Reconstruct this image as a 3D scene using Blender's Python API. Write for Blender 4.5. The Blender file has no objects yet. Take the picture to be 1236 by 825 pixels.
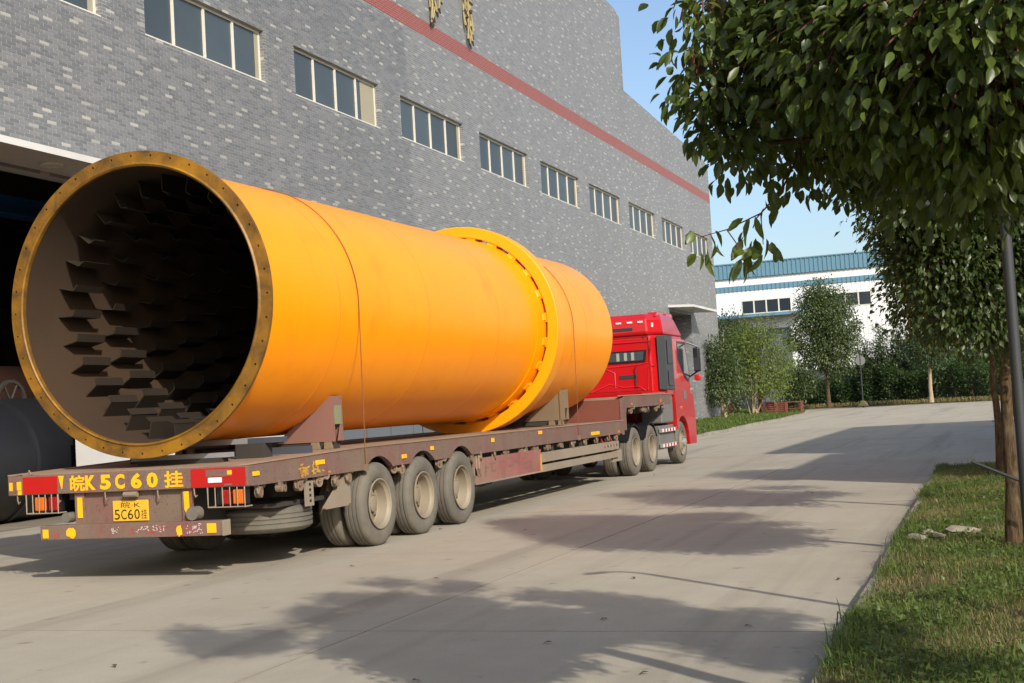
import bpy, bmesh, math, random
import numpy as np
from mathutils import Vector, Matrix
random.seed(7)
R = math.radians
SC = bpy.context.scene
COL = SC.collection

# ------------------------------------------------------------------ camera, sky, sun, exposure
def make_camera():
    yaw, pitch, roll = .3534, .0524, -.058
    cy, sy, cp, sp = math.cos(yaw), math.sin(yaw), math.cos(pitch), math.sin(pitch)
    fw = Vector((-sy*cp, cy*cp, sp)); rt = Vector((cy, sy, 0)); up = rt.cross(fw)
    c, s = math.cos(roll), math.sin(roll)
    r2 = c*rt + s*up; u2 = -s*rt + c*up
    m = Matrix((r2, u2, -fw)).transposed().to_4x4()
    m.translation = (0, 0, 1.5)
    cam = bpy.data.cameras.new('camera'); o = bpy.data.objects.new('camera', cam); COL.objects.link(o)
    o.matrix_world = m
    cam.sensor_fit = 'HORIZONTAL'; cam.sensor_width = 36; cam.lens = 36*1641/1236
    cam.clip_start = .05; cam.clip_end = 6000
    SC.camera = o
make_camera()
SUN_TO = Vector((1.25, -1.19, 1.0)).normalized()
EL = math.asin(SUN_TO.z); AZ = math.atan2(SUN_TO.x, SUN_TO.y)
world = bpy.data.worlds.new('World'); SC.world = world; world.use_nodes = True
wn = world.node_tree.nodes; wl = world.node_tree.links
sky = wn.new('ShaderNodeTexSky'); sky.sky_type = 'NISHITA'; sky.sun_disc = False
sky.sun_elevation = EL; sky.sun_rotation = AZ
sky.air_density = 1.0; sky.dust_density = 2.3; sky.ozone_density = 2.0; sky.altitude = 0
bg = wn['Background']; bg.inputs[1].default_value = .13
wl.new(sky.outputs[0], bg.inputs[0])
sl = bpy.data.lights.new('sun', 'SUN'); so = bpy.data.objects.new('sun', sl); COL.objects.link(so)
sl.energy = 3.3; sl.angle = R(.55); sl.color = (1, .93, .82)
so.rotation_euler = (-SUN_TO).to_track_quat('-Z', 'Y').to_euler(); so.location = (20, -20, 30)
SC.view_settings.view_transform = 'Standard'; SC.view_settings.look = 'None'
SC.view_settings.exposure = 0.55; SC.view_settings.gamma = 1
SC.cycles.max_bounces = 6; SC.cycles.diffuse_bounces = 3; SC.cycles.glossy_bounces = 3
SC.cycles.transmission_bounces = 3; SC.cycles.transparent_max_bounces = 6
SC.cycles.use_denoising = True

# ------------------------------------------------------------------ helpers
SLOPE = 0.0045; Y0 = 14.8; TILT = math.atan(SLOPE)     # the road climbs gently away from the camera
def KX(y): return -1.0-.0185*y          # outer face of the right kerb
def gz(y): return SLOPE*(min(y, 130) - Y0)
def tilt_pt(x, y, z):
    c, s = math.cos(TILT), math.sin(TILT); yy = y - Y0
    return Vector((x, Y0 + c*yy - s*z, s*yy + c*z))

def srgb(r, g, b):
    f = lambda u: (u/255/12.92) if u/255 <= .04045 else ((u/255+.055)/1.055)**2.4
    return (f(r), f(g), f(b))

class Mat:
    """small node-graph helper"""
    def __init__(s, name):
        s.m = bpy.data.materials.new(name); s.m.use_nodes = True
        s.n = s.m.node_tree.nodes; s.l = s.m.node_tree.links; s.b = s.n['Principled BSDF']
    def node(s, t, **k):
        n = s.n.new(t)
        for a, v in k.items(): setattr(n, a, v)
        return n
    def set(s, inp, v):
        if hasattr(v, 'links') or hasattr(v, 'is_linked') or isinstance(v, bpy.types.NodeSocket): s.l.new(v, inp)
        else:
            if inp.type == 'RGBA' and len(v) == 3: v = (*v, 1)
            inp.default_value = v
    def math(s, op, a, b=0.0, clamp=False):
        n = s.node('ShaderNodeMath', operation=op, use_clamp=clamp)
        s.set(n.inputs[0], a); s.set(n.inputs[1], b); return n.outputs[0]
    def mix(s, f, a, b, mode='MIX'):
        n = s.node('ShaderNodeMix', data_type='RGBA', blend_type=mode)
        s.set(n.inputs[0], f); s.set(n.inputs[6], a); s.set(n.inputs[7], b); return n.outputs[2]
    def noise(s, scale=5, detail=4, rough=.6, vec=None, dist=0):
        n = s.node('ShaderNodeTexNoise'); n.inputs['Scale'].default_value = scale
        n.inputs['Detail'].default_value = detail; n.inputs['Roughness'].default_value = rough
        n.inputs['Distortion'].default_value = dist
        if vec is not None: s.l.new(vec, n.inputs['Vector'])
        return n.outputs['Fac']
    def ramp(s, f, lo, hi):
        n = s.node('ShaderNodeMapRange'); s.set(n.inputs[0], f)
        n.inputs[1].default_value = lo; n.inputs[2].default_value = hi; return n.outputs[0]
    def obj(s): return s.node('ShaderNodeTexCoord').outputs['Object']
    def pos(s): return s.node('ShaderNodeNewGeometry').outputs['Position']
    def scaled(s, vec, sc):
        n = s.node('ShaderNodeVectorMath', operation='MULTIPLY'); s.l.new(vec, n.inputs[0]); n.inputs[1].default_value = sc
        return n.outputs[0]
    def bump(s, h, strength=.3, dist=.01):
        n = s.node('ShaderNodeBump'); n.inputs['Strength'].default_value = strength; n.inputs['Distance'].default_value = dist
        s.set(n.inputs['Height'], h); s.l.new(n.outputs[0], s.b.inputs['Normal'])
    def fin(s, color, rough=.6, spec=.5, metal=0.0, coat=0.0):
        s.set(s.b.inputs['Base Color'], color); s.set(s.b.inputs['Roughness'], rough)
        s.b.inputs['Specular IOR Level'].default_value = spec; s.set(s.b.inputs['Metallic'], metal)
        s.b.inputs['Coat Weight'].default_value = coat
        return s.m

def simple(name, col, rough=.6, var=.25, scale=6, bump=0.0, metal=0.0, spec=.5, dirt=None, dirt_amt=.5, coat=0.0):
    m = Mat(name); v = m.pos()
    n1 = m.noise(scale, 6, .65, v); n2 = m.noise(scale*.23, 3, .5, v)
    dark = tuple(c*(1-var) for c in col); light = tuple(min(1, c*(1+var)) for c in col)
    c = m.mix(n1, dark, light)
    if dirt is not None:
        c = m.mix(m.math('MULTIPLY', m.ramp(m.math('ADD', m.math('MULTIPLY', n2, .7), m.math('MULTIPLY', n1, .4)), .42, .72), dirt_amt), c, dirt)
    if bump: m.bump(m.noise(scale*6, 5, .7, v), bump, .01)
    return m.fin(c, rough, spec, metal, coat)

class MB:
    """collects shapes; build() links them as ONE mesh object"""
    def __init__(s): s.v = []; s.f = []; s.sm = []; s.mi = []
    def add(s, vs, fs, smooth=False, mi=0):
        o = len(s.v); s.v += [tuple(p) for p in vs]
        for f in fs: s.f.append([o+i for i in f]); s.sm.append(smooth); s.mi.append(mi)
        return s
    def box(s, a, b, mi=0):
        (x0, y0, z0), (x1, y1, z1) = a, b
        if x0 > x1: x0, x1 = x1, x0
        if y0 > y1: y0, y1 = y1, y0
        if z0 > z1: z0, z1 = z1, z0
        vs = [(x0,y0,z0),(x1,y0,z0),(x1,y1,z0),(x0,y1,z0),(x0,y0,z1),(x1,y0,z1),(x1,y1,z1),(x0,y1,z1)]
        return s.add(vs, [(0,3,2,1),(4,5,6,7),(0,1,5,4),(1,2,6,5),(2,3,7,6),(3,0,4,7)], mi=mi)
    def hexa(s, vs, mi=0):
        return s.add(vs, [(0,3,2,1),(4,5,6,7),(0,1,5,4),(1,2,6,5),(2,3,7,6),(3,0,4,7)], mi=mi)
    def prism(s, poly, axis, a, b, mi=0):
        """poly: 2-D outline; extruded along axis from a to b; coords order (the other two axes in xyz order)"""
        def P(u, v, w): return {0: (w, u, v), 1: (u, w, v), 2: (u, v, w)}[axis]
        n = len(poly); vs = [P(u, v, a) for u, v in poly] + [P(u, v, b) for u, v in poly]
        ar = sum(poly[i][0]*poly[(i+1) % n][1]-poly[(i+1) % n][0]*poly[i][1] for i in range(n))
        flip = (ar > 0) == (b > a)
        if axis == 1: flip = not flip
        fs = [list(range(n)), list(range(2*n-1, n-1, -1))] + [(i, i+n, (i+1) % n+n, (i+1) % n) for i in range(n)]
        if flip: fs = [list(reversed(f)) for f in fs]
        return s.add(vs, fs, mi=mi)
    def tube(s, pts, r, seg=8, smooth=True, caps=True, mi=0):
        pts = [Vector(p) for p in pts]; n = len(pts)
        rs = r if isinstance(r, (list, tuple)) else [r]*n
        o = []; prev = None
        for i, p in enumerate(pts):
            d = (pts[min(i+1, n-1)]-pts[max(i-1, 0)]).normalized()
            if prev is None:
                u = d.orthogonal().normalized()
            else:
                u = (prev - d*prev.dot(d))
                u = u.normalized() if u.length > 1e-6 else d.orthogonal().normalized()
            prev = u; w = d.cross(u)
            o += [p + rs[i]*(math.cos(2*math.pi*k/seg)*u + math.sin(2*math.pi*k/seg)*w) for k in range(seg)]
        fs = [(i*seg+k, i*seg+(k+1) % seg, (i+1)*seg+(k+1) % seg, (i+1)*seg+k) for i in range(n-1) for k in range(seg)]
        s.add(o, fs, smooth, mi)
        if caps: s.add(o[:seg], [list(range(seg-1, -1, -1))], mi=mi); s.add(o[-seg:], [list(range(seg))], mi=mi)
        return s
    def lathe(s, prof, axis, c, seg=40, smooth=True, close=False, mi=0, a0=0, a1=2*math.pi):
        """prof: list of (along axis, radius) around an axis through c"""
        full = abs(a1-a0-2*math.pi) < 1e-6; K = seg if full else seg+1
        vs = []
        for h, r in prof:
            for k in range(K):
                a = a0+(a1-a0)*k/seg; u, w = r*math.cos(a), r*math.sin(a)
                d = {0: (h, u, w), 1: (w, h, u), 2: (u, w, h)}[axis]
                vs.append((c[0]+d[0], c[1]+d[1], c[2]+d[2]))
        n = len(prof); fs = []
        for i in range(n if close else n-1):
            j = (i+1) % n
            for k in range(seg):
                k2 = (k+1) % K
                fs.append((i*K+k, i*K+k2, j*K+k2, j*K+k))
        return s.add(vs, fs, smooth, mi)
    def build(s, name, mats, parent=None, sharp=35, bevel=0.0):
        me = bpy.data.meshes.new(name); me.from_pydata(s.v, [], s.f)
        mats = mats if isinstance(mats, (list, tuple)) else [mats]
        for m in mats: me.materials.append(m)
        me.polygons.foreach_set('use_smooth', s.sm); me.polygons.foreach_set('material_index', s.mi)
        me.update()
        if any(s.sm): me.set_sharp_from_angle(angle=R(sharp))
        return link(name, me, parent, bevel)
def link(name, me, parent=None, bevel=0.0):
    o = bpy.data.objects.new(name, me); COL.objects.link(o)
    if parent is not None: o.parent = parent
    if bevel:
        b = o.modifiers.new('bevel', 'BEVEL'); b.width = bevel; b.segments = 2; b.limit_method = 'ANGLE'; b.angle_limit = R(40)
        b.harden_normals = False
    return o
def tag(o, label=None, cat=None, group=None, kind=None):
    if label: o['label'] = label
    if cat: o['category'] = cat
    if group: o['group'] = group
    if kind: o['kind'] = kind
    return o
def empty(name, loc=(0, 0, 0), tilt=False):
    o = bpy.data.objects.new(name, None); COL.objects.link(o); o.location = loc; o.empty_display_size = .2
    if tilt: o.rotation_euler.x = TILT
    return o
class Root:
    """a thing standing on the tilted road: parts are written in road coordinates (x, y, height above road)"""
    def __init__(s, name, origin):
        s.o = Vector(origin); s.e = empty(name, tilt_pt(*origin), True)
    def put(s, mb, name, mats, parent=None, **k):
        mb.v = [tuple(Vector(p)-s.o) for p in mb.v]
        return mb.build(name, mats, parent or s.e, **k)
def text_mb(txt, to3d, w, h, offset=.0, res=3, depth=.003):
    """flat lettering scaled into a w x h box; to3d maps (u, v, d) to a point"""
    cu = bpy.data.curves.new('lettering', 'FONT'); cu.body = txt; cu.size = 1; cu.offset = offset; cu.resolution_u = res
    cu.fill_mode = 'FRONT'
    ob = bpy.data.objects.new('lettering', cu); COL.objects.link(ob)
    dg = bpy.context.evaluated_depsgraph_get(); me = bpy.data.meshes.new_from_object(ob.evaluated_get(dg))
    vs = [v.co.copy() for v in me.vertices]; fs = [list(p.vertices) for p in me.polygons]
    bpy.data.objects.remove(ob); bpy.data.curves.remove(cu); bpy.data.meshes.remove(me)
    if not vs: return MB()
    x0 = min(v.x for v in vs); x1 = max(v.x for v in vs); y0 = min(v.y for v in vs); y1 = max(v.y for v in vs)
    mb = MB(); mb.add([to3d((v.x-x0)/max(x1-x0, 1e-6)*w, (v.y-y0)/max(y1-y0, 1e-6)*h, depth) for v in vs], fs)
    return mb
def merge(mb, other): mb.add(other.v, other.f); return mb

# ------------------------------------------------------------------ materials
M = {}
TH, TL = .0685, .248            # tile course and tile length with their joints
def mat_brick():
    m = Mat('grey_wall_tiles'); p = m.pos()
    sep = m.node('ShaderNodeSeparateXYZ'); m.l.new(p, sep.inputs[0])
    zr = m.math('DIVIDE', sep.outputs[2], TH); row = m.math('FLOOR', zr); fz = m.math('FRACT', zr)
    along = m.math('ADD', sep.outputs[1], m.math('ADD', sep.outputs[0], 16.05))
    yy = m.math('ADD', m.math('DIVIDE', along, TL), m.math('MULTIPLY', m.math('FLOORED_MODULO', row, 2), .5))
    colr = m.math('FLOOR', yy); fy = m.math('FRACT', yy)
    joint = m.math('MAXIMUM', m.math('LESS_THAN', fz, .13), m.math('LESS_THAN', fy, .034))
    def wn2(a, b):
        c = m.node('ShaderNodeCombineXYZ'); m.set(c.inputs[0], a); m.set(c.inputs[1], b)
        n = m.node('ShaderNodeTexWhiteNoise', noise_dimensions='2D'); m.l.new(c.outputs[0], n.inputs['Vector']); return n.outputs['Value']
    # one pale tile somewhere in every block of 4 x 4 tiles
    cb, rb_ = m.math('FLOOR', m.math('DIVIDE', colr, 4)), m.math('FLOOR', m.math('DIVIDE', row, 4))
    pc = m.math('FLOOR', m.math('MULTIPLY', wn2(cb, rb_), 4)); pr = m.math('FLOOR', m.math('MULTIPLY', wn2(m.math('ADD', cb, 191), rb_), 4))
    pale = m.math('MULTIPLY', m.math('COMPARE', m.math('FLOORED_MODULO', colr, 4), pc), m.math('COMPARE', m.math('FLOORED_MODULO', row, 4), pr))
    pale = m.math('MULTIPLY', pale, m.math('LESS_THAN', wn2(cb, m.math('ADD', rb_, 311)), .9))
    one = wn2(m.math('ADD', colr, 77), row)
    base = m.mix(one, srgb(98, 101, 104), srgb(121, 122, 124))
    base = m.mix(pale, base, m.mix(one, srgb(144, 144, 141), srgb(166, 165, 158)))
    col = m.mix(joint, base, srgb(160, 160, 156))
    big = m.noise(.35, 5, .6, m.scaled(p, (1, .7, .25))); drip = m.noise(1.3, 5, .65, m.scaled(p, (1, 1, .07)))
    col = m.mix(m.math('MULTIPLY', m.ramp(big, .35, .8), .22), col, srgb(84, 82, 77))
    col = m.mix(m.math('MULTIPLY', m.ramp(drip, .56, .78), .22), col, srgb(150, 147, 140))
    m.bump(m.math('SUBTRACT', 1, joint), .5, .006)
    return m.fin(col, m.math('ADD', .45, m.math('MULTIPLY', joint, .4)), .4)
def mat_redtile():
    m = Mat('red_wall_tiles'); p = m.pos()
    sep = m.node('ShaderNodeSeparateXYZ'); m.l.new(p, sep.inputs[0])
    zr = m.math('DIVIDE', sep.outputs[2], TH); fz = m.math('FRACT', zr)
    yy = m.math('ADD', m.math('DIVIDE', sep.outputs[1], TL), m.math('MULTIPLY', m.math('MODULO', m.math('FLOOR', zr), 2), .5))
    joint = m.math('MAXIMUM', m.math('LESS_THAN', fz, .14), m.math('LESS_THAN', m.math('FRACT', yy), .05))
    col = m.mix(m.noise(3, 4, .6, p), srgb(118, 54, 48), srgb(140, 72, 64))
    col = m.mix(joint, col, srgb(158, 128, 118)); m.bump(m.math('SUBTRACT', 1, joint), .5, .006)
    return m.fin(col, .5, .4)
def mat_concrete():
    m = Mat('concrete_paving'); p = m.pos()
    oi = m.node('ShaderNodeObjectInfo').outputs['Random']
    fine = m.noise(60, 6, .7, p); mid = m.noise(2.2, 6, .65, p); streak = m.noise(1.1, 5, .6, m.scaled(p, (1.6, .18, 1)))
    cloud = m.noise(.33, 4, .55, p)
    c = m.mix(mid, srgb(156, 149, 133), srgb(180, 172, 154))
    c = m.mix(m.math('MULTIPLY', m.ramp(streak, .45, .75), .45), c, srgb(182, 175, 162))
    c = m.mix(m.math('MULTIPLY', m.ramp(cloud, .5, .78), .35), c, srgb(130, 121, 107))
    c = m.mix(m.math('MULTIPLY', oi, .16), c, srgb(138, 128, 112))
    c = m.mix(m.math('MULTIPLY', m.ramp(fine, .35, .7), .3), c, srgb(126, 118, 104))
    track = m.noise(.9, 4, .6, m.scaled(p, (1.3, .05, 1)), .3); c = m.mix(m.math('MULTIPLY', m.ramp(track, .54, .68), .36), c, srgb(112, 105, 94))
    spot = m.noise(3.4, 3, .5, p); c = m.mix(m.math('MULTIPLY', m.ramp(spot, .67, .74), .45), c, srgb(88, 80, 70))
    m.bump(m.math('ADD', fine, m.math('MULTIPLY', mid, .6)), .25, .008)
    return m.fin(c, .85, .25)
M['brick'] = mat_brick(); M['redtile'] = mat_redtile(); M['concrete'] = mat_concrete()
M['joint'] = simple('joint_dirt', srgb(122, 113, 98), .95, .3, 20)
M['soil'] = simple('verge_soil', srgb(96, 84, 58), .95, .4, 9, .5, dirt=srgb(74, 82, 42), dirt_amt=.8)
M['ground'] = simple('dry_ground', srgb(128, 120, 100), .95, .3, .5, .3)
M['kerb'] = simple('kerb_concrete', srgb(150, 144, 132), .9, .25, 7, .4, dirt=srgb(96, 88, 72), dirt_amt=.7)
M['white_trim'] = simple('white_canopy_paint', srgb(200, 200, 198), .7, .08, 3, dirt=srgb(160, 156, 148), dirt_amt=.4)
M['soffit'] = simple('canopy_soffit', srgb(186, 178, 168), .85, .08, 2, dirt=srgb(140, 130, 118), dirt_amt=.4)
M['frame_cream'] = simple('cream_window_frame', srgb(200, 197, 184), .5, .06, 5)
def mat_glass(name, col, rough=.12):
    m = Mat(name); p = m.pos()
    oi = m.node('ShaderNodeObjectInfo').outputs['Random']
    c = m.mix(m.noise(1.2, 4, .6, p), col, tuple(x*1.6 for x in col)); c = m.mix(m.math('MULTIPLY', oi, .6), c, tuple(x*.5 for x in col))
    m.bump(m.noise(2.0, 2, .5, p), .04, .02)
    return m.fin(c, rough, .6)
M['glass'] = mat_glass('dusty_window_glass', srgb(58, 66, 70), .35)
M['glass_dark'] = mat_glass('dark_window_glass', srgb(46, 54, 60), .1)
M['curtain_grey'] = simple('grey_reflective_strip', srgb(150, 150, 142), .4, .1, 6)
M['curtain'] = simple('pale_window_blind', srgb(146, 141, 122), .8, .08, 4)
M['dark_hall'] = simple('dim_hall_wall', srgb(112, 106, 96), .9, .2, 2)
M['hall_floor'] = simple('hall_floor', srgb(138, 130, 118), .7, .2, 2)
M['black_steel'] = simple('black_steel', srgb(30, 32, 37), .5, .25, 3)
M['blue_steel'] = simple('blue_crane_paint', srgb(40, 96, 146), .5, .15, 3)
M['gate_grey'] = simple('grey_gate_paint', srgb(92, 98, 104), .55, .15, 2)
M['straw'] = simple('straw_rope', srgb(148, 136, 98), .9, .25, 14)
M['dark_tip'] = simple('charred_straw_tip', srgb(58, 50, 38), .9, .3, 14)
def mat_orange():
    m = Mat('orange_drum_paint'); p = m.pos()
    n = m.noise(1.3, 5, .6, p); f = m.noise(14, 5, .7, p)
    c = m.mix(n, srgb(250, 144, 0), srgb(253, 156, 0))
    st = m.noise(2.2, 4, .6, m.scaled(p, (1, .5, .35)))
    c = m.mix(m.math('MULTIPLY', m.ramp(st, .58, .8), .35), c, srgb(206, 104, 8))
    c = m.mix(m.math('MULTIPLY', m.ramp(f, .7, .85), .2), c, srgb(200, 106, 14))
    scuff = m.noise(9, 5, .7, m.scaled(p, (.4, 1.6, .4)), 1.2)
    c = m.mix(m.math('MULTIPLY', m.ramp(scuff, .68, .74), .35), c, srgb(206, 120, 40))
    run = m.noise(7, 3, .6, m.scaled(p, (.15, 1, .15))); c = m.mix(m.math('MULTIPLY', m.ramp(run, .6, .75), .2), c, srgb(214, 112, 6))
    m.bump(m.noise(.7, 3, .5, p), .09, .06)
    return m.fin(c, m.math('ADD', .27, m.math('MULTIPLY', n, .06)), .2)
M['orange'] = mat_orange()
M['yellow_ring'] = simple('yellow_ring_paint', srgb(252, 158, 2), .38, .06, 3, dirt=srgb(226, 136, 6), dirt_amt=.4)
def mat_flange():
    m = Mat('ochre_flange_primer'); p = m.pos(); a = m.noise(3.2, 6, .7, p, .5); b = m.noise(16, 6, .75, p); d = m.noise(1.3, 3, .5, p)
    c = m.mix(m.ramp(a, .35, .65), srgb(80, 58, 26), srgb(138, 96, 26)); c = m.mix(m.math('MULTIPLY', m.ramp(d, .5, .66), .55), c, srgb(176, 124, 14))
    c = m.mix(m.math('MULTIPLY', m.ramp(b, .54, .7), .55), c, srgb(84, 68, 48)); m.bump(b, .3, .006)
    return m.fin(c, .5, .4, .1)
M['flange'] = mat_flange()
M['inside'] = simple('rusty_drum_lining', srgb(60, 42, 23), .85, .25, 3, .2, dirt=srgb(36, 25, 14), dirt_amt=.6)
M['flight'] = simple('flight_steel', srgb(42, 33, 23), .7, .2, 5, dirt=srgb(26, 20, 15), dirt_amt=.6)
M['hole'] = simple('hole_dark', (.01, .008, .006), .9, .1)
M['saddle'] = simple('red_oxide_saddle', srgb(128, 92, 82), .75, .12, 5, .2, dirt=srgb(104, 84, 72), dirt_amt=.6)
M['saddle_green'] = simple('greenish_primer', srgb(118, 126, 96), .7, .15, 5, dirt=srgb(128, 104, 80), dirt_amt=.6)
M['saddle_grey'] = simple('grey_brown_saddle', srgb(126, 108, 84), .75, .15, 5, .2, dirt=srgb(98, 84, 66), dirt_amt=.6)
M['bar'] = simple('galvanised_bar', srgb(150, 152, 154), .5, .2, 6, metal=.3)
M['bar_dark'] = simple('dark_bar', srgb(64, 70, 80), .6, .2, 6)
def mat_trailer():
    m = Mat('worn_trailer_paint'); p = m.pos()
    n1 = m.noise(5, 6, .65, m.scaled(p, (1, 1, .45))); n2 = m.noise(1.4, 4, .6, p); n3 = m.noise(38, 6, .7, p)
    c = m.mix(n1, srgb(98, 79, 70), srgb(124, 101, 92))
    c = m.mix(m.math('MULTIPLY', m.ramp(m.noise(2.4, 4, .6, m.scaled(p, (1, 1, .3))), .5, .72), .6), c, srgb(128, 62, 66))
    c = m.mix(m.math('MULTIPLY', m.ramp(n2, .45, .7), .6), c, srgb(116, 102, 84))
    c = m.mix(m.math('MULTIPLY', m.ramp(n3, .54, .7), .65), c, srgb(62, 46, 36))
    m.bump(n3, .25, .006)
    return m.fin(c, .75, .3)
M['trailer'] = mat_trailer()
M['trailer_red'] = simple('faded_red_panel', srgb(138, 84, 80), .75, .15, 4, .2, dirt=srgb(134, 112, 92), dirt_amt=.8)
M['deck'] = simple('dusty_deck', srgb(150, 126, 104), .85, .15, 4, .3, dirt=srgb(112, 92, 76), dirt_amt=.6)
M['chassis'] = simple('black_chassis', srgb(52, 48, 44), .8, .25, 6)
M['guard'] = simple('grey_guard_rail', srgb(142, 130, 114), .7, .15, 4, dirt=srgb(112, 98, 82), dirt_amt=.7)
M['winch'] = simple('rusty_winch', srgb(128, 110, 92), .7, .25, 12, dirt=srgb(88, 66, 50), dirt_amt=.6)
M['rubber'] = simple('dusty_tyre_rubber', srgb(92, 88, 80), .85, .15, 9, .2, dirt=srgb(120, 112, 98), dirt_amt=.5)
M['rubber_dark'] = simple('black_rubber', srgb(44, 43, 41), .85, .2, 9)
M['rim'] = simple('cream_wheel_rim', srgb(140, 130, 112), .6, .14, 7, dirt=srgb(108, 94, 76), dirt_amt=.7)
M['tape_red'] = simple('red_reflective_tape', srgb(178, 16, 12), .4, .15, 7, dirt=srgb(140, 30, 26), dirt_amt=.5)
M['tape_white'] = simple('white_reflective_tape', srgb(226, 226, 222), .4, .08, 9)
M['yellow'] = simple('yellow_paint', srgb(246, 174, 8), .5, .08, 8)
M['yellow_worn'] = simple('worn_yellow_paint', srgb(206, 156, 40), .6, .15, 8, dirt=srgb(130, 104, 74), dirt_amt=.9)
M['plate'] = simple('yellow_plate', srgb(222, 168, 44), .5, .08, 8)
M['plate_ink'] = simple('plate_ink', srgb(44, 34, 22), .6, .1, 8)
M['amber'] = simple('amber_lens', srgb(206, 100, 8), .25, .1, 8, spec=.8)
M['red_lens'] = simple('red_lens', srgb(150, 12, 12), .25, .1, 8, spec=.8)
M['graffiti_white'] = simple('white_marker', srgb(206, 196, 190), .7, .1, 20)
M['graffiti_red'] = simple('red_marker', srgb(178, 56, 54), .7, .1, 20)
M['cab_red'] = simple('red_cab_paint', srgb(188, 13, 22), .32, .08, 2, coat=.4, dirt=srgb(150, 34, 32), dirt_amt=.55)
M['cab_grey'] = simple('grey_plastic_fairing', srgb(62, 64, 66), .5, .1, 6)
M['cab_lowgrey'] = simple('light_grey_tank', srgb(112, 112, 108), .55, .15, 5, dirt=srgb(90, 84, 74), dirt_amt=.5)
M['black_plastic'] = simple('black_plastic', srgb(28, 28, 30), .4, .15, 6)
M['alloy'] = simple('alloy_steel', srgb(178, 176, 170), .4, .1, 8, metal=.5)
M['rope'] = simple('dark_tie_rope', srgb(120, 74, 30), .8, .2, 30)
M['weld'] = simple('weld_seam_paint', srgb(226, 122, 6), .4, .1, 20)
def mat_bark():
    m = Mat('furrowed_brown_bark'); p = m.pos(); v = m.scaled(p, (1, 1, .22))
    a = m.noise(34, 6, .7, v, .6); b = m.noise(5, 4, .6, p)
    c = m.mix(m.ramp(a, .35, .65), srgb(46, 38, 29), srgb(98, 80, 58)); c = m.mix(m.math('MULTIPLY', m.ramp(b, .5, .75), .5), c, srgb(122, 116, 92))
    m.bump(a, .9, .02); return m.fin(c, .95, .2)
M['bark'] = mat_bark()
M['bark_pale'] = simple('pale_bark', srgb(150, 134, 110), .95, .25, 10, .5)
M['twig'] = simple('twig_bark', srgb(96, 62, 48), .9, .3, 20)
def mat_leaf(name, a, b, trans=.25, rough=.4, scale=3.0):
    m = Mat(name); p = m.pos()
    oi = m.node('ShaderNodeNewGeometry').outputs['Random Per Island']
    c = m.mix(oi, a, b)
    c = m.mix(m.math('MULTIPLY', m.ramp(m.noise(scale, 3, .6, p), .5, .75), .5), c, tuple(min(1, x*1.5) for x in b))
    m.fin(c, rough, .45)
    t = m.node('ShaderNodeBsdfTranslucent'); m.set(t.inputs[0], m.mix(.5, c, (.22, .32, .03)))
    mx = m.node('ShaderNodeMixShader'); mx.inputs[0].default_value = trans
    m.l.new(m.b.outputs[0], mx.inputs[1]); m.l.new(t.outputs[0], mx.inputs[2]); m.l.new(mx.outputs[0], m.n['Material Output'].inputs[0])
    return m.m
M['leaf_near'] = mat_leaf('glossy_tree_leaf', (.024, .044, .008), (.095, .128, .022), .28, .38)
M['leaf_mid'] = mat_leaf('dark_tree_leaf', (.02, .036, .008), (.052, .078, .016), .2, .42)
M['leaf_bamboo'] = mat_leaf('light_green_leaf', (.085, .125, .022), (.15, .19, .04), .3, .5)
M['leaf_dull'] = mat_leaf('grey_green_leaf', (.034, .056, .016), (.075, .105, .03), .22, .5)
M['leaf_weed'] = mat_leaf('verge_weed_leaf', (.05, .085, .018), (.11, .15, .03), .25, .5)
M['leaf_hedge'] = mat_leaf('hedge_leaf', (.02, .042, .012), (.05, .085, .02), .2, .5)
M['leaf_conifer'] = mat_leaf('dark_conifer_leaf', (.022, .042, .016), (.05, .078, .028), .15, .55)
M['grass'] = mat_leaf('verge_grass_blades', (.06, .105, .018), (.125, .165, .032), .3, .6, 1.2)
M['grass_dry'] = mat_leaf('dry_grass_blades', (.15, .125, .045), (.25, .2, .085), .25, .7, 1.2)
M['white_clad'] = simple('white_steel_cladding', srgb(222, 224, 222), .55, .04, 1, dirt=srgb(200, 202, 200), dirt_amt=.4)
M['blue_clad'] = simple('blue_steel_cladding', srgb(92, 130, 148), .5, .06, 1)
M['plinth'] = simple('grey_blue_plinth', srgb(92, 98, 104), .85, .15, 2)
M['rust'] = simple('rusty_red_steel', srgb(120, 66, 52), .85, .2, 5, .2, dirt=srgb(92, 60, 48), dirt_amt=.6)
M['stone'] = simple('pale_rubble', srgb(136, 128, 112), .9, .15, 12, .5)
M['lamp_grey'] = simple('grey_lamp_paint', srgb(42, 45, 46), .65, .1, 5)
M['sign_back'] = simple('grey_sign_back', srgb(112, 112, 112), .5, .1, 5)

# ------------------------------------------------------------------ ground, road, kerb, verges
gm = MB(); ys = [-400, 130, 400, 3500]; zs = [gz(-400)-.06, gz(130)-.06, gz(130)-.8, gz(130)-8]
for i in range(3): gm.add([(-2500, ys[i], zs[i]), (2500, ys[i], zs[i]), (2500, ys[i+1], zs[i+1]), (-2500, ys[i+1], zs[i+1])], [(0, 1, 2, 3)])
tag(gm.build('ground', M['ground']), kind='structure')

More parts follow.
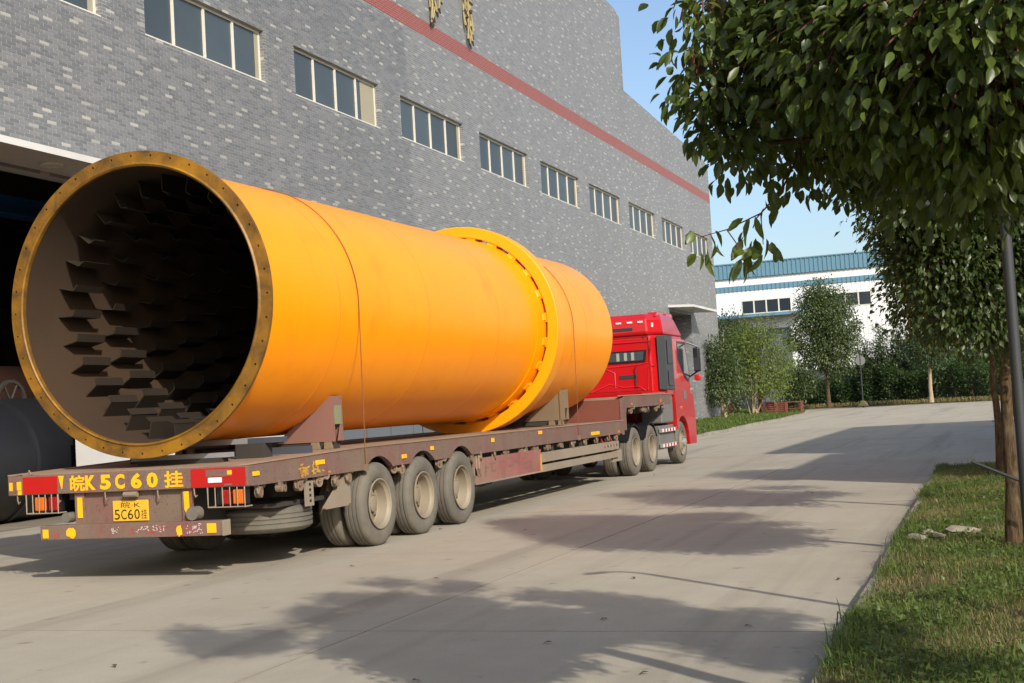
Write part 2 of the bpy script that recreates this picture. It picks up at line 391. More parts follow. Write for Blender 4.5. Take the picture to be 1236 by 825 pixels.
def flat(poly, z): return [(x, y-Y0, z) for x, y in poly]
road_mb = MB()
near_poly = [(-60, -60), (40, -60), (40, -20), (4, -20), (4, 54), (-60, 54)]
road_mb.add(flat([(-60, -60), (6, -60), (6, 54), (-60, 54)], -.018), [(0, 1, 2, 3)], mi=1)
far_poly = [(-60, 54), (60, 54), (60, 96), (20, 98), (-1.9, 101), (-8, 105.5), (-15, 108.8), (-30, 112), (-60, 114)]
road_mb.add(flat(far_poly, -.002), [list(range(len(far_poly)))])
road_mb.add(flat([(6, 25.6), (60, 25.6), (60, 54), (6, 54)], -.002), [(0, 1, 2, 3)])
road_mb.v = road_mb.v; road = road_mb.build('road', [M['concrete'], M['joint']]); road.location = (0, Y0, 0); road.rotation_euler.x = TILT
tag(road, kind='structure')
road_mb2 = None
_slabs = {}
def slab(w, l):
    k = (round(w, 3), round(l, 3))
    if k not in _slabs:
        b = .003; g = .005
        x, y = w/2-g, l/2-g
        vs = [(-x, -y, -.04), (x, -y, -.04), (x, y, -.04), (-x, y, -.04), (-x, -y, -.002), (x, -y, -.002), (x, y, -.002), (-x, y, -.002),
              (-x+b, -y+b, 0), (x-b, -y+b, 0), (x-b, y-b, 0), (-x+b, y-b, 0)]
        me = bpy.data.meshes.new('concrete_slab')
        me.from_pydata(vs, [], [(8, 9, 10, 11), (4, 5, 9, 8), (5, 6, 10, 9), (6, 7, 11, 10), (7, 4, 8, 11), (0, 1, 5, 4), (1, 2, 6, 5), (2, 3, 7, 6), (3, 0, 4, 7)])
        me.materials.append(M['concrete']); me.materials.append(M['joint'])
        me.polygons.foreach_set('material_index', [0]+[1]*8); _slabs[k] = me
    return _slabs[k]
xe = [-.98, -4.58, -7.9, -11.75, -16.0]
for r in range(10):
    ya = 4.0+r*5.0; yb = ya+5.0
    for c in range(4):
        if c == 3 and yb > 48.1: continue
        o = link('concrete_slab', slab(xe[c]-xe[c+1], yb-ya), road)
        o.location = ((xe[c]+xe[c+1])/2, (ya+yb)/2-Y0, random.uniform(-.003, .002))
# the slabs right of the kerb line where the side road opens
for r in range(5):
    o = link('concrete_slab', slab(5.0, 5.2), road); o.location = (-1.34+2.5, 25.75+2.6+r*5.2-Y0, random.uniform(-.003, .001))

kerb_mb = MB().prism([(KX(3)+.01, 3-Y0), (KX(3)+.17, 3-Y0), (KX(25)+.17, 25-Y0), (KX(25)+.01, 25-Y0)], 2, -.05, .02); kerb = kerb_mb.build('kerb', M['kerb']); kerb.location = (0, Y0, 0); kerb.rotation_euler.x = TILT
tag(kerb, kind='structure')
ks = MB(); ks.prism([(-.085, -.06), (.085, -.06), (.085, .085), (-.055, .085), (-.085, .055)], 1, -.492, .492); ksm = None
for i in range(22):
    y = 3.5+i*1.0
    if ksm is None:
        o = ks.build('kerb_stone', M['kerb'], kerb); ksm = o.data
    else: o = link('kerb_stone', ksm, kerb)
    o.location = (-1.0-.0185*y+.085+random.uniform(-.006, .006), y-Y0, random.uniform(-.02, .0))
    o.rotation_euler = (random.uniform(-.006, .006), random.uniform(-.03, .03), .0185+random.uniform(-.008, .008))

def hash_noise(x, y, s):
    return (math.sin(x*1.7*s+1.3)*math.cos(y*1.3*s+.7)+.5*math.sin(x*3.9*s-y*2.7*s+2.1)+.35*math.cos(y*5.3*s+x*1.1*s))/1.85
def verge_z(x, y):
    e = min(1, max(0, (x-KX(y)-.12)/.5)); ee = min(1, max(0, (25.6-y)/1.0))
    return gz(y) + (.088+.03*e+.025*hash_noise(x, y, 1.4)+(.0))*ee - (1-ee)*.03
vm = MB(); nx, ny = 26, 100
xs_ = [-1.17+.30*i for i in range(nx)]; ys_ = [-4+.316*j for j in range(ny)]
vv = [(x+KX(y)+1.30 if y < 24.8 else x+KX(y)+1.30+(y-24.8)**2*.9*(1 if x < 1 else 0), y, verge_z(x+KX(y)+1.30, y)) for y in ys_ for x in xs_]
vm.add(vv, [(j*nx+i, j*nx+i+1, (j+1)*nx+i+1, (j+1)*nx+i) for j in range(ny-1) for i in range(nx-1)], True)
tag(vm.build('roadside_verge', M['soil']), kind='structure')
# grass bank by the far end of the factory
LEFT_EDGE = [(47, -11.75), (52, -11.7), (58, -11.8), (64, -12.15), (72, -12.3), (79, -12.5), (86, -12.9), (92, -13.4), (97, -14.3), (100.5, -15.4), (103, -18), (104.5, -23)]
def left_edge(y):
    for (a, xa), (b, xb) in zip(LEFT_EDGE, LEFT_EDGE[1:]):
        if a <= y <= b: return xa+(xb-xa)*(y-a)/(b-a)
    return -30
def bank_z(x, y):
    d = left_edge(y)-x
    return gz(y)+.06+.22*min(1, max(0, d/3.5))+.02*hash_noise(x, y, .9)
bm_ = MB(); rows = [47+.75*j for j in range(77)]; K = 14
for y in rows:
    e = left_edge(y); back = -16.0 if y < 78.2 else -26
    bm_.v += [(e+(back-e)*k/K, y, bank_z(e+(back-e)*k/K, y)-(.05 if k == 0 else 0)) for k in range(K+1)]
for j in range(len(rows)-1):
    for k in range(K): bm_.f.append([j*(K+1)+k, (j+1)*(K+1)+k, (j+1)*(K+1)+k+1, j*(K+1)+k+1]); bm_.sm.append(True); bm_.mi.append(0)
for f in bm_.f: f.reverse()
tag(bm_.build('grass_bank', M['soil']), kind='structure')
lk = None
lks = MB(); lks.box((-.08, -.49, -.06), (.08, .49, .13))
for j in range(47):
    y = 47.5+j*1.02
    if y > 99: break
    if lk is None: o = lks.build('kerb_stone', M['kerb'], kerb); lk = o.data
    else: o = link('kerb_stone', lk, kerb)
    x = left_edge(y)+.07; o.location = (x, y-Y0, random.uniform(-.05, -.02)); o.rotation_euler.z = -math.atan2(left_edge(y+.5)-left_edge(y-.5), 1)
far_bank = MB()
fp = [(-60, 114.3), (-30, 112.2), (-15, 109), (-8, 105.7), (-1.9, 101.2), (20, 98.2), (60, 96.2)]
for (xa, ya), (xb, yb) in zip(fp, fp[1:]):
    far_bank.add([(xa, ya, gz(ya)-.03), (xb, yb, gz(yb)-.03), (xb, yb+.8, gz(yb)+.12), (xa, ya+.8, gz(ya)+.12), (xb, 122, gz(122)+.2), (xa, 122, gz(122)+.2)], [(0, 1, 2, 3), (3, 2, 4, 5)])
tag(far_bank.build('far_verge', M['soil']), kind='structure')

# ------------------------------------------------------------------ blades and leaves (numpy meshes)
def np_mesh(name, verts, faces, mat, parent=None):
    """verts (n,3) array, faces (m,3) array"""
    me = bpy.data.meshes.new(name); me.vertices.add(len(verts)); me.vertices.foreach_set('co', np.ascontiguousarray(verts, np.float32).ravel())
    me.loops.add(len(faces)*3); me.loops.foreach_set('vertex_index', np.ascontiguousarray(faces, np.int32).ravel())
    me.polygons.add(len(faces)); me.polygons.foreach_set('loop_start', np.arange(0, len(faces)*3, 3, dtype=np.int32))
    me.update(calc_edges=True); me.validate(); me.materials.append(mat)
    return link(name, me, parent)
def smooth(o):
    o.data.polygons.foreach_set('use_smooth', [True]*len(o.data.polygons)); return o
def blades(name, P, length, width, lean, mat, seed):
    rg = np.random.default_rng(seed); n = len(P)
    a = rg.uniform(0, 2*np.pi, n); L = length*rg.uniform(.45, 1.25, n); Wd = width*rg.uniform(.7, 1.3, n); ln = lean*rg.uniform(.2, 1.3, n)
    d = np.stack([np.cos(a), np.sin(a), 0*a], 1); s = np.stack([-np.sin(a), np.cos(a), 0*a], 1); up = np.array([0, 0, 1.])
    b0 = P-s*Wd[:, None]/2; b1 = P+s*Wd[:, None]/2
    mid = P+up*(L*.62)[:, None]+d*(L*ln*.35)[:, None]
    m0 = mid-s*Wd[:, None]*.38; m1 = mid+s*Wd[:, None]*.38
    tip = P+up*(L*np.sqrt(np.clip(1-.45*ln*ln, .1, 1)))[:, None]+d*(L*ln)[:, None]
    V = np.stack([b0, b1, m1, m0, tip], 1).reshape(-1, 3)
    base = (np.arange(n)*5)[:, None]
    F = np.concatenate([base+np.array([[0, 1, 2]]), base+np.array([[0, 2, 3]]), base+np.array([[3, 2, 4]])], 0)
    return tag(np_mesh(name, V, F, mat), kind='stuff')
rg = np.random.default_rng(3)
def verge_pts(n, x0, x1, y0, y1, seed, patch=None, bias=1.6):
    r = np.random.default_rng(seed)
    y = y0+(y1-y0)*r.uniform(0, 1, n)**bias; x = r.uniform(x0, x1, n)+KX(y)+1.30
    pn = np.sin(x*2.3+1)*np.cos(y*1.15)+.55*np.sin(x*4.1-y*2.3)+.4*np.cos(y*5.3+x*2)+.5*r.normal(size=n)
    if patch is not None: k = pn > patch if patch < 5 else pn < patch-10; x, y = x[k], y[k]
    z = np.array([verge_z(a, b) for a, b in zip(x, y)])
    return np.stack([x, y, z], 1)
blades('verge_grass', verge_pts(90000, -1.22, 1.2, 6.4, 25.3, 11, -.55), .062, .006, 1.25, M['grass'], 1)
blades('tall_grass', verge_pts(3500, -1.3, 1.2, 6.4, 25.3, 12, .5, 1.2), .14, .008, 1.0, M['grass'], 2)
blades('dry_grass', verge_pts(70000, -1.2, 1.2, 6.4, 25.3, 13, 9.95), .058, .005, 1.35, M['grass_dry'], 3)
blades('edge_grass', verge_pts(8000, -1.25, -1.05, 6.4, 25.2, 14, .0, 1.1), .10, .006, 1.3, M['grass'], 4)
# broad-leaved weeds lying in the grass
def fine_leaf_array(P, D, N, L, Wd, curl):
    n = len(P); D = D/np.linalg.norm(D, axis=1, keepdims=True)
    S = np.cross(D, N); S /= np.maximum(np.linalg.norm(S, axis=1, keepdims=True), 1e-6); N = np.cross(S, D)
    L = np.broadcast_to(L, n)[:, None]; Wd = np.broadcast_to(Wd, n)[:, None]; curl = np.broadcast_to(curl, n)[:, None]
    mid = lambda t: P+D*L*(t-.22*curl*t*t)-N*L*curl*.6*t*t
    rows = [mid(0)]
    for t, w in ((.2, .36), (.48, .5), (.78, .3)):
        m_ = mid(t); rows += [m_-S*Wd*w+N*Wd*w*.35, m_, m_+S*Wd*w+N*Wd*w*.35]
    rows.append(mid(1.0))
    V = np.stack(rows, 1).reshape(-1, 3); b = (np.arange(n)*11)[:, None]
    T = [(0, 2, 1), (0, 3, 2), (1, 2, 4), (2, 5, 4), (2, 3, 5), (3, 6, 5), (4, 5, 7), (5, 8, 7), (5, 6, 8), (6, 9, 8), (7, 8, 10), (8, 9, 10)]
    F = np.concatenate([b+np.array([t]) for t in T], 0)
    return V, F
def leaf_array(P, D, N, L, Wd, curl):
    """n folded leaves: base P, along D, normal N"""
    n = len(P); D = D/np.linalg.norm(D, axis=1, keepdims=True)
    S = np.cross(D, N); S /= np.maximum(np.linalg.norm(S, axis=1, keepdims=True), 1e-6); N = np.cross(S, D)
    L = np.broadcast_to(L, n)[:, None]; Wd = np.broadcast_to(Wd, n)[:, None]; curl = np.broadcast_to(curl, n)[:, None]
    v0 = P; vl = P+D*L*.42-S*Wd*.5+N*Wd*.16; vr = P+D*L*.42+S*Wd*.5+N*Wd*.16
    vc = P+D*L*.5; vt = P+D*L*(1-.25*curl)-N*L*curl*.55
    V = np.stack([v0, vl, vr, vc, vt], 1).reshape(-1, 3); b = (np.arange(n)*5)[:, None]
    F = np.concatenate([b+np.array([[0, 3, 1]]), b+np.array([[0, 2, 3]]), b+np.array([[1, 3, 4]]), b+np.array([[3, 2, 4]])], 0)
    return V, F
Pw = verge_pts(12000, -1.2, 1.2, 6.4, 22.0, 15, -.1); r_ = np.random.default_rng(16)
Dw = np.stack([r_.normal(size=len(Pw)), r_.normal(size=len(Pw)), np.full(len(Pw), .5)], 1)
Nw = np.stack([.3*r_.normal(size=len(Pw)), .3*r_.normal(size=len(Pw)), np.ones(len(Pw))], 1)
Pw[:, 2] += r_.uniform(.01, .07, len(Pw))
V, F = leaf_array(Pw, Dw, Nw, r_.uniform(.025, .06, len(Pw)), .028, .2)
tag(np_mesh('verge_weeds', V, F, M['leaf_weed']), kind='stuff')
r_ = np.random.default_rng(21); yb = r_.uniform(47, 103.5, 26000); eb = np.array([left_edge(y) for y in yb])
xb = eb-(eb+np.where(yb < 78.2, 15.9, 25))*r_.uniform(0, 1, len(yb))**1.4
blades('bank_grass', np.stack([xb, yb, np.array([bank_z(a, b) for a, b in zip(xb, yb)])], 1), .16, .03, .9, M['grass'], 22)
r_ = np.random.default_rng(23); n = 9000; xf = r_.uniform(-24, 8, n)
yf = np.interp(xf, [p[0] for p in fp], [p[1] for p in fp])+r_.uniform(.2, 3.5, n)
blades('far_grass', np.stack([xf, yf, np.array([gz(y)+.1 for y in yf])], 1), .3, .05, .8, M['grass_dry'], 24)

# ------------------------------------------------------------------ the grey tiled factory
WX = -16.05
fac = empty('brick_factory', (WX, 30, gz(30)))
tag(fac, 'long grey tiled factory hall with red stripe behind the orange drum', 'building')
def fput(mb, name, mat, parent=None, **k):
    o = Vector((WX, 30, gz(30)))
    mb.v = [tuple(Vector(p)-o) for p in mb.v]
    return mb.build(name, mat, parent or fac, **k)
PITCH = 6.146
wins = [(76.97-PITCH*k-4.72, 76.97-PITCH*k) for k in range(0, 13)]
WZ0, WZ1 = 9.58, 10.83
openings = [(a, b, WZ0, WZ1) for a, b in wins]
openings += [(4.0, 20.85, -1, 6.24), (29.6, 41.5, -1, 4.6), (66.5, 71.3, -1, 6.15)]
ycuts = sorted(set([-12, 78.2]+[v for o in openings for v in o[:2]])); zcuts = sorted(set([-1.0, 13.0]+[v for o in openings for v in o[2:]]))
wb = MB()
for ya, yb_ in zip(ycuts, ycuts[1:]):
    for za, zb in zip(zcuts, zcuts[1:]):
        cy_, cz_ = (ya+yb_)/2, (za+zb)/2
        if any(o[0] < cy_ < o[1] and o[2] < cz_ < o[3] for o in openings): continue
        wb.add([(WX, ya, za), (WX, yb_, za), (WX, yb_, zb), (WX, ya, zb)], [(0, 1, 2, 3)])
prof = [(-12, 13.0), (78.2, 13.0), (78.2, 14.9), (78.1, 15.1), (77.7, 15.3), (76.95, 15.42), (60.32, 16.06), (60.30, 19.45), (60.05, 19.58), (59.4, 19.7), (58.2, 19.74), (-12, 22.4)]
wb.add([(WX, y, z) for y, z in prof], [list(range(len(prof)))])
# parapet top and end wall
for (ya, za), (yb_, zb) in zip(prof[1:], prof[2:]): wb.add([(WX, ya, za), (WX-.35, ya, za), (WX-.35, yb_, zb), (WX, yb_, zb)], [(3, 2, 1, 0)])
wb.add([(WX, 78.2, -1), (WX-40, 78.2, -1), (WX-40, 78.2, 14.9), (WX, 78.2, 14.9)], [(0, 1, 2, 3)])
for a, b, za, zb in openings:
    d = .16 if za > 5 else (1.2 if a > 60 else .3)
    wb.add([(WX, a, za), (WX, b, za), (WX, b, zb), (WX, a, zb), (WX-d, a, za), (WX-d, b, za), (WX-d, b, zb), (WX-d, a, zb)],
           [(0, 4, 5, 1), (1, 5, 6, 2), (2, 6, 7, 3), (3, 7, 4, 0)])
tw = fput(wb, 'tiled_wall', M['brick'])
# the tiles near enough to be told apart stand proud of the wall: 300 largest singly, the rest joined
cand = []
for r0 in range(int(6.45/TH), int(13.0/TH)):
    for c0 in range(int(17.6/TL), int(36/TL)):
        ya = (c0-.5*(r0 % 2))*TL; za = r0*TH
        if ya < 17.8 or any(a-.05 < ya+TL and ya < b+.05 and z0-.05 < za+TH and za < z1+.05 for a, b, z0, z1 in openings): continue
        v = Vector((WX, ya, za-1.5)); azd = math.degrees(math.atan2(-v.x, v.y)); eld = math.degrees(math.atan2(v.z, math.hypot(v.x, v.y)))
        if azd > 41.5 or eld > 19: continue
        cand.append((v.length, ya, za))
cand.sort()
def tile_box(y, z):
    return [(WX+d, yy_, zz_) for d in (-.001, .004) for yy_, zz_ in ((y+.034*TL, z+.13*TH), (y+TL, z+.13*TH), (y+TL, z+TH), (y+.034*TL, z+TH))]
TF = [(4, 5, 6, 7), (0, 1, 5, 4), (1, 2, 6, 5), (2, 3, 7, 6), (3, 0, 4, 7)]
tm = None; rest = MB(); fo_ = Vector((WX, 30, gz(30)))
for i, (d, y, z) in enumerate(cand[:9000]):
    if i < 300:
        if tm is None:
            q = MB().add([tuple(Vector(p)-Vector((WX, y, z))) for p in tile_box(y, z)], TF); o = q.build('wall_tile', M['brick'], tw); tm = o.data
        else: o = link('wall_tile', tm, tw)
        o.location = Vector((WX, y, z))-fo_
    else: rest.add(tile_box(y, z), TF)
fput(rest, 'wall_tiles', M['brick'], tw)['kind'] = 'stuff'
rb = MB()
for (ya, yb_) in [(-12, 78.2)]: rb.box((WX-.05, ya, 13.035), (WX+.004, yb_+.003, 13.515))
fput(rb, 'red_tile_stripe', M['redtile'])
rf = MB().add([(WX-.35, -12, 14.8), (WX-.35, 78.1, 14.8), (WX-40, 78.1, 14.8), (WX-40, -12, 14.8)], [(0, 1, 2, 3)])
rf.box((WX-40, -12.2, -1), (WX-39.7, 78.2, 15)); rf.box((WX-40, -12.3, -1), (WX-.4, -12.0, 19))
rf.box((WX-.38, -12, 15.0), (WX-.36, 60.2, 19.4))
fput(rf, 'hall_roof', M['dark_hall'])
# windows: first one built with its parts, the rest copied
def window_parts(root_put, y0, y1, z0, z1, x, blind_and_painted_reveal):
    t = .06; fr = MB()
    fr.box((x-.06, y0, z0), (x, y1, z0+t)); fr.box((x-.06, y0, z1-t), (x, y1, z1))
    fr.box((x-.06, y0, z0+t), (x, y0+t, z1-t)); fr.box((x-.06, y1-t, z0+t), (x, y1, z1-t))
    f = root_put(fr, 'window', M['frame_cream'])
    sill = MB().box((x, y0+.003, z0), (x+.118, y1-.003, z0+.028)); root_put(sill, 'sill', M['frame_cream'], f)
    w = (y1-y0)/4
    for k in range(1, 4): root_put(MB().box((x-.05, y0+k*w-.035, z0+t), (x+.006, y0+k*w+.035, z1-t)), 'mullion', M['frame_cream'], f)
    for k in range(4):
        o = root_put(MB().box((x-.04, y0+k*w+.03, z0+t*.8), (x-.03, y0+(k+1)*w-.03, z1-t*.8)), 'pane', M['glass'] if not (blind_and_painted_reveal and k == 3) else M['glass'], f)
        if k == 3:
            root_put(MB().box((x-.026, y0+k*w+(.3 if blind_and_painted_reveal else .96), z0+t), (x-.018, y0+(k+1)*w-.06, z1-t)), 'blind', M['curtain'], f)  # real blind in one bay; elsewhere the narrow pale strip paints a sunlit reveal
    return f
blind_bays = {7}
protos = {}
for k, (a, b) in enumerate(wins):
    bl = k in blind_bays
    if bl not in protos:
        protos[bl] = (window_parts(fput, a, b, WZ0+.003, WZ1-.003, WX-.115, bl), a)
    else:
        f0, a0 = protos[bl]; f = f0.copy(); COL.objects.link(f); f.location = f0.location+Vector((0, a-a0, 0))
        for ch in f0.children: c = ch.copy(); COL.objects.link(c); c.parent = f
# canopies with their round soffit lamps
for y0, y1, lamps in ((1.0, 24.0, (19.2, 13.2)), (66.3, 71.9, (69.0,))):
    cb = MB().prism([(WX+.0, 6.31), (WX+1.3, 6.24), (WX+1.3, 6.355), (WX, 6.43)], 1, y0, y1)
    c = fput(cb, 'canopy', M['white_trim'])
    for ly in lamps:
        fput(MB().lathe([(6.285, .2), (6.235, .2), (6.225, .185), (6.225, .165), (6.24, .16)], 2, (-15.38, ly, 0), 28), 'soffit_lamp', M['frame_cream'], c)
        fput(MB().lathe([(6.245, .001), (6.24, .16)], 2, (-15.38, ly, 0), 28), 'lamp_glass', M['soffit'], c)
fput(MB().add([(WX, 1.02, 6.305), (WX+1.29, 1.02, 6.236), (WX+1.29, 23.98, 6.236), (WX, 23.98, 6.305)], [(0, 3, 2, 1)]), 'soffit', M['soffit'])
# dim hall behind the open gate
hb = MB(); x0, x1, y0, y1, z0, z1 = WX-.3, -36, -6, 52, gz(20)-.02, 9.3
hb.add([(x0, y0, z0+.0), (x1, y0, z0), (x1, y1, z0), (x0, y1, z0)], [(0, 3, 2, 1)])
fput(hb, 'hall_floor', M['hall_floor'])
hb = MB(); hb.add([(x0, y0, z1), (x1, y0, z1), (x1, y1, z1), (x0, y1, z1)], [(0, 1, 2, 3)])
hb.add([(x0, y0, z0), (x1, y0, z0), (x1, y0, z1), (x0, y0, z1)], [(0, 1, 2, 3)])
hb.add([(x0, y1, z0), (x1, y1, z0), (x1, y1, z1), (x0, y1, z1)], [(3, 2, 1, 0)])
oy, oy1, oz, oz1 = 41.3, 42.6, 5.6, 6.6
for a, b, c, d in ((y0, oy, z0, z1), (oy1, y1, z0, z1), (oy, oy1, z0, oz), (oy, oy1, oz1, z1)):
    hb.add([(x1, a, c), (x1, b, c), (x1, b, d), (x1, a, d)], [(0, 1, 2, 3)])
hb.add([(WX-39.65, oy-3, 3), (WX-39.65, oy1+3, 3), (WX-39.65, oy1+3, 9), (WX-39.65, oy-3, 9)], [(0, 1, 2, 3)])
fput(hb, 'hall_inner_wall', M['dark_hall'])
fput(MB().box((-36.02, 41.3, 5.6), (-36.0, 42.6, 6.6)), 'back_window', M['curtain'])
bb = MB(); bb.box((-19.3, 2, 6.12), (-18.9, 50, 6.16)); bb.box((-19.3, 2, 6.46), (-18.9, 50, 6.5)); bb.box((-19.12, 2, 6.16), (-19.08, 50, 6.46))
fput(bb, 'crane_beam', M['blue_steel'])
cbm = MB()
for y in (9, 15.2, 21.4, 27.6, 33.8): cbm.box((-20.4, y-.2, z0), (-20.0, y+.2, 9.2)); cbm.box((-31, y-.2, z0), (-30.6, y+.2, 9.2))
fput(cbm, 'hall_columns', M['gate_grey'])
# second gate behind the drum: dark glazed leaves; far gate: grey leaves
for nm, ya, yb_, zt, xx, mt, n in (('glazed_gate', 29.6, 41.5, 4.6, WX-.22, M['glass_dark'], 8), ('steel_gate', 66.5, 71.3, 6.15, WX-1.0, M['gate_grey'], 4)):
    w = (yb_-ya)/n
    g = fput(MB().box((xx-.1, ya, gz(ya)-.2), (xx-.06, yb_, zt)), nm, M['black_steel'])
    for k in range(n):
        fput(MB().box((xx-.05, ya+k*w+.05, gz(ya)+.05), (xx, ya+(k+1)*w-.05, zt*.33)), 'gate_panel', M['gate_grey'] if mt is M['gate_grey'] else M['plinth'], g)
        fput(MB().box((xx-.05, ya+k*w+.05, zt*.33+.06), (xx, ya+(k+1)*w-.05, zt-.06)), 'gate_panel', mt, g)
# white plinth and pipes beside the open gate
pl = MB(); pl.box((WX-.33, 20.8, -.4), (WX+.05, 22.5, 1.75)); pl.box((WX, 22.55, -.4), (WX+.05, 24.3, 1.75)); pl.box((WX, 24.36, -.4), (WX+.05, 28.0, 1.75))
fput(pl, 'white_plinth', M['white_trim'])
for y in (22.45, 24.33): fput(MB().tube([(WX+.1, y, -.1), (WX+.1, y, 5.9)], .045, 10), 'drain_pipe', M['plinth'])

# things standing in and before the open gate
t = MB().lathe([(13.0, .0001), (13.0, 1.13), (13.06, 1.17), (22.24, 1.17), (22.3, 1.13), (22.3, .0001)], 1, (-18.0, 0, 1.16), 64)
o = t.build('black_tank', M['black_steel'], None); tag(o, 'big black steel cylinder lying inside the open factory gate', 'tank')
for y in (14.5, 17.4, 20.3): MB().lathe([(y-.04, 1.165), (y-.04, 1.2), (y+.04, 1.2), (y+.04, 1.165)], 1, (-18.0, 0, 1.16), 64).build('stiffener_ring', M['black_steel'], o)
for y in (15.5, 19.5): MB().box((-18.8, y-.15, gz(19)-.02), (-17.2, y+.15, .35)).build('tank_cradle', M['chassis'], o)
hw = empty('hand_wheel', (-18.5, 21.6, 2.3)); tag(hw, 'dull grey spoked wheel seen above the black cylinder in the gate', 'wheel')
MB().lathe([(-.03, .42), (.03, .42), (.03, .36), (-.03, .36)], 0, (0, 0, 0), 32, close=True).build('wheel_rim', M['chassis'], hw)
for k in range(6):
    a = k*math.pi/3; MB().tube([(0, 0, 0), (0, .38*math.cos(a), .38*math.sin(a))], .022, 6).build('spoke', M['chassis'], hw)
mc = empty('orange_machine', (-20.5, 23.0, 1.0)); tag(mc, 'dull orange machine body in the shade inside the gate', 'machine')
MB().lathe([(-1.2, .0001), (-1.2, .75), (1.2, .75), (1.2, .0001)], 1, (0, 0, 1.4), 24).build('machine_drum', M['saddle'], mc)
MB().box((-.6, -1.1, -1.0), (.6, 1.1, .8)).build('machine_base', M['chassis'], mc, bevel=.03)

# straw rope bundles hanging on the tower wall
def rope_bundle(y, zbot, ztop, label, seed):
    r = random.Random(seed); e = empty('straw_rope_bundle', (WX+.02, y, ztop)); tag(e, label, 'rope bundle', 'straw bundles hanging on the factory wall')
    for k in range(11):
        yy = r.uniform(-.3, .3); L = (ztop-zbot)*r.uniform(.72, 1.0) if k else ztop-zbot
        pts = []; n = 14
        for i in range(n+1):
            u = i/n; pts.append((.05+.05*math.sin(u*9+k)+.02*k % .07, yy*(1-.35*u)+.1*math.sin(u*11+k*1.7)+.1*u, -L*u))
        MB().tube(pts, [.035+.012*math.sin(i*2.1+k) for i in range(n+1)], 6).build('straw_strand', M['straw'], e)
        tp = MB(); p = Vector(pts[-1]); tp.tube([p+Vector((0, 0, .0)), p+Vector((.02, .05, -.16))], [.05, .02], 6)
        for q in range(3):
            p = Vector(pts[r.randint(4, n-1)]); d = Vector((.06, r.uniform(-.09, .09), -.1)); tp.tube([p, p+d], [.045, .03], 6)
        tp.build('dark_tuft', M['dark_tip'], e)['kind'] = 'stuff'
rope_bundle(37.95, 13.55, 17.5, 'straw rope bundle nearer the camera on the grey factory wall', 1)
rope_bundle(40.75, 13.62, 17.6, 'straw rope bundle farther along the grey factory wall above the red stripe', 2)

# ------------------------------------------------------------------ white warehouse across the far end
wh = empty('white_warehouse', (-10, 120, gz(120))); tag(wh, 'white metal warehouse with blue roof band across the end of the road', 'building')
def wput(mb, name, mat, parent=None, **k):
    o = Vector((-10, 120, gz(120))); mb.v = [tuple(Vector(p)-o) for p in mb.v]; return mb.build(name, mat, parent or wh, **k)
wwins = [(-18.03+6.84*k-4.37, -18.03+6.84*k) for k in range(-4, 5)]
zc = [-1, 9.0, 10.22, 11.09]
w = MB(); xc = sorted([-58, 30]+[v for q in wwins for v in q])
for xa, xb in zip(xc, xc[1:]):
    for za, zb in zip(zc, zc[1:]):
        if za == 9.0 and any(q[0] < (xa+xb)/2 < q[1] for q in wwins): continue
        w.add([(xa, 120, za), (xb, 120, za), (xb, 120, zb), (xa, 120, zb)], [(0, 1, 2, 3)])
w.add([(-58, 120, 11.09), (30, 120, 11.09), (30, 120, 12.3), (-58, 120, 12.3)], [(0, 1, 2, 3)])
w.box((-58, 120.4, -1), (30, 121, 12)); 
w.add([(30, 120, -1), (30, 150, -1), (30, 150, 13), (30, 120, 13)], [(0, 1, 2, 3)])
x = -58
while x < 30:
    inw = any(q[0]-.15 < x < q[1]+.05 for q in wwins)
    for za, zb in (((-1, 11.06),) if not inw else ((-1, 8.95), (10.27, 11.06))): w.box((x, 119.98, za), (x+.11, 120.01, zb))
    x += .38
wput(w, 'clad_wall', M['white_clad'])
b = MB(); b.box((-58, 119.93, 11.09), (30, 120.02, 11.56)); x = -58
while x < 30: b.box((x, 119.88, 11.09), (x+.12, 119.94, 11.56)); x += .38
wput(b, 'blue_band', M['blue_clad'])
b = MB(); b.box((-58.1, 119.8, 12.24), (30.1, 150, 13.55)); x = -58
while x < 30: b.box((x, 119.74, 12.26), (x+.12, 119.81, 13.5)); x += .38
b.box((-58.1, 119.7, 13.5), (30.1, 119.86, 13.6))
wput(b, 'blue_fascia', M['blue_clad'])
for xa, xb in wwins:
    f = MB(); t = .07
    f.box((xa, 119.97, 9.0), (xb, 120.06, 9.0+t)); f.box((xa, 119.97, 10.22-t), (xb, 120.06, 10.22)); f.box((xa, 119.97, 9.07), (xa+t, 120.06, 10.15)); f.box((xb-t, 119.97, 9.07), (xb, 120.06, 10.15))
    fo = wput(f, 'window', M['frame_cream']); wd = (xb-xa)/4
    for k in range(1, 4): wput(MB().box((xa+k*wd-.06, 119.98, 9.07), (xa+k*wd+.06, 120.05, 10.15)), 'mullion', M['frame_cream'], fo)
    for k in range(4): wput(MB().box((xa+k*wd+.07, 120.02, 9.06), (xa+(k+1)*wd-.07, 120.03, 10.16)), 'pane', M['glass_dark'], fo)
cn = MB(); cn.prism([(118.0, 8.62), (120.0, 8.8), (120.0, 9.0), (118.0, 8.86)], 0, -27, -16.9); wput(cn, 'canopy', M['blue_clad'])
wput(MB().box((-25.5, 119.9, 0), (-18.2, 119.97, 7.6)), 'roller_gate', M['gate_grey'])
bw = MB(); bw.box((-40, 113.2, 0), (22, 113.45, 3.5)); bw.box((-40, 113.12, 3.5), (22, 113.53, 3.62))
for k in range(16): bw.box((-40+4*k, 113.05, 0), (-39.6+4*k, 113.2, 3.5))
o = bw.build('boundary_wall', M['plinth']); tag(o, 'grey rendered boundary wall before the white warehouse', 'wall')
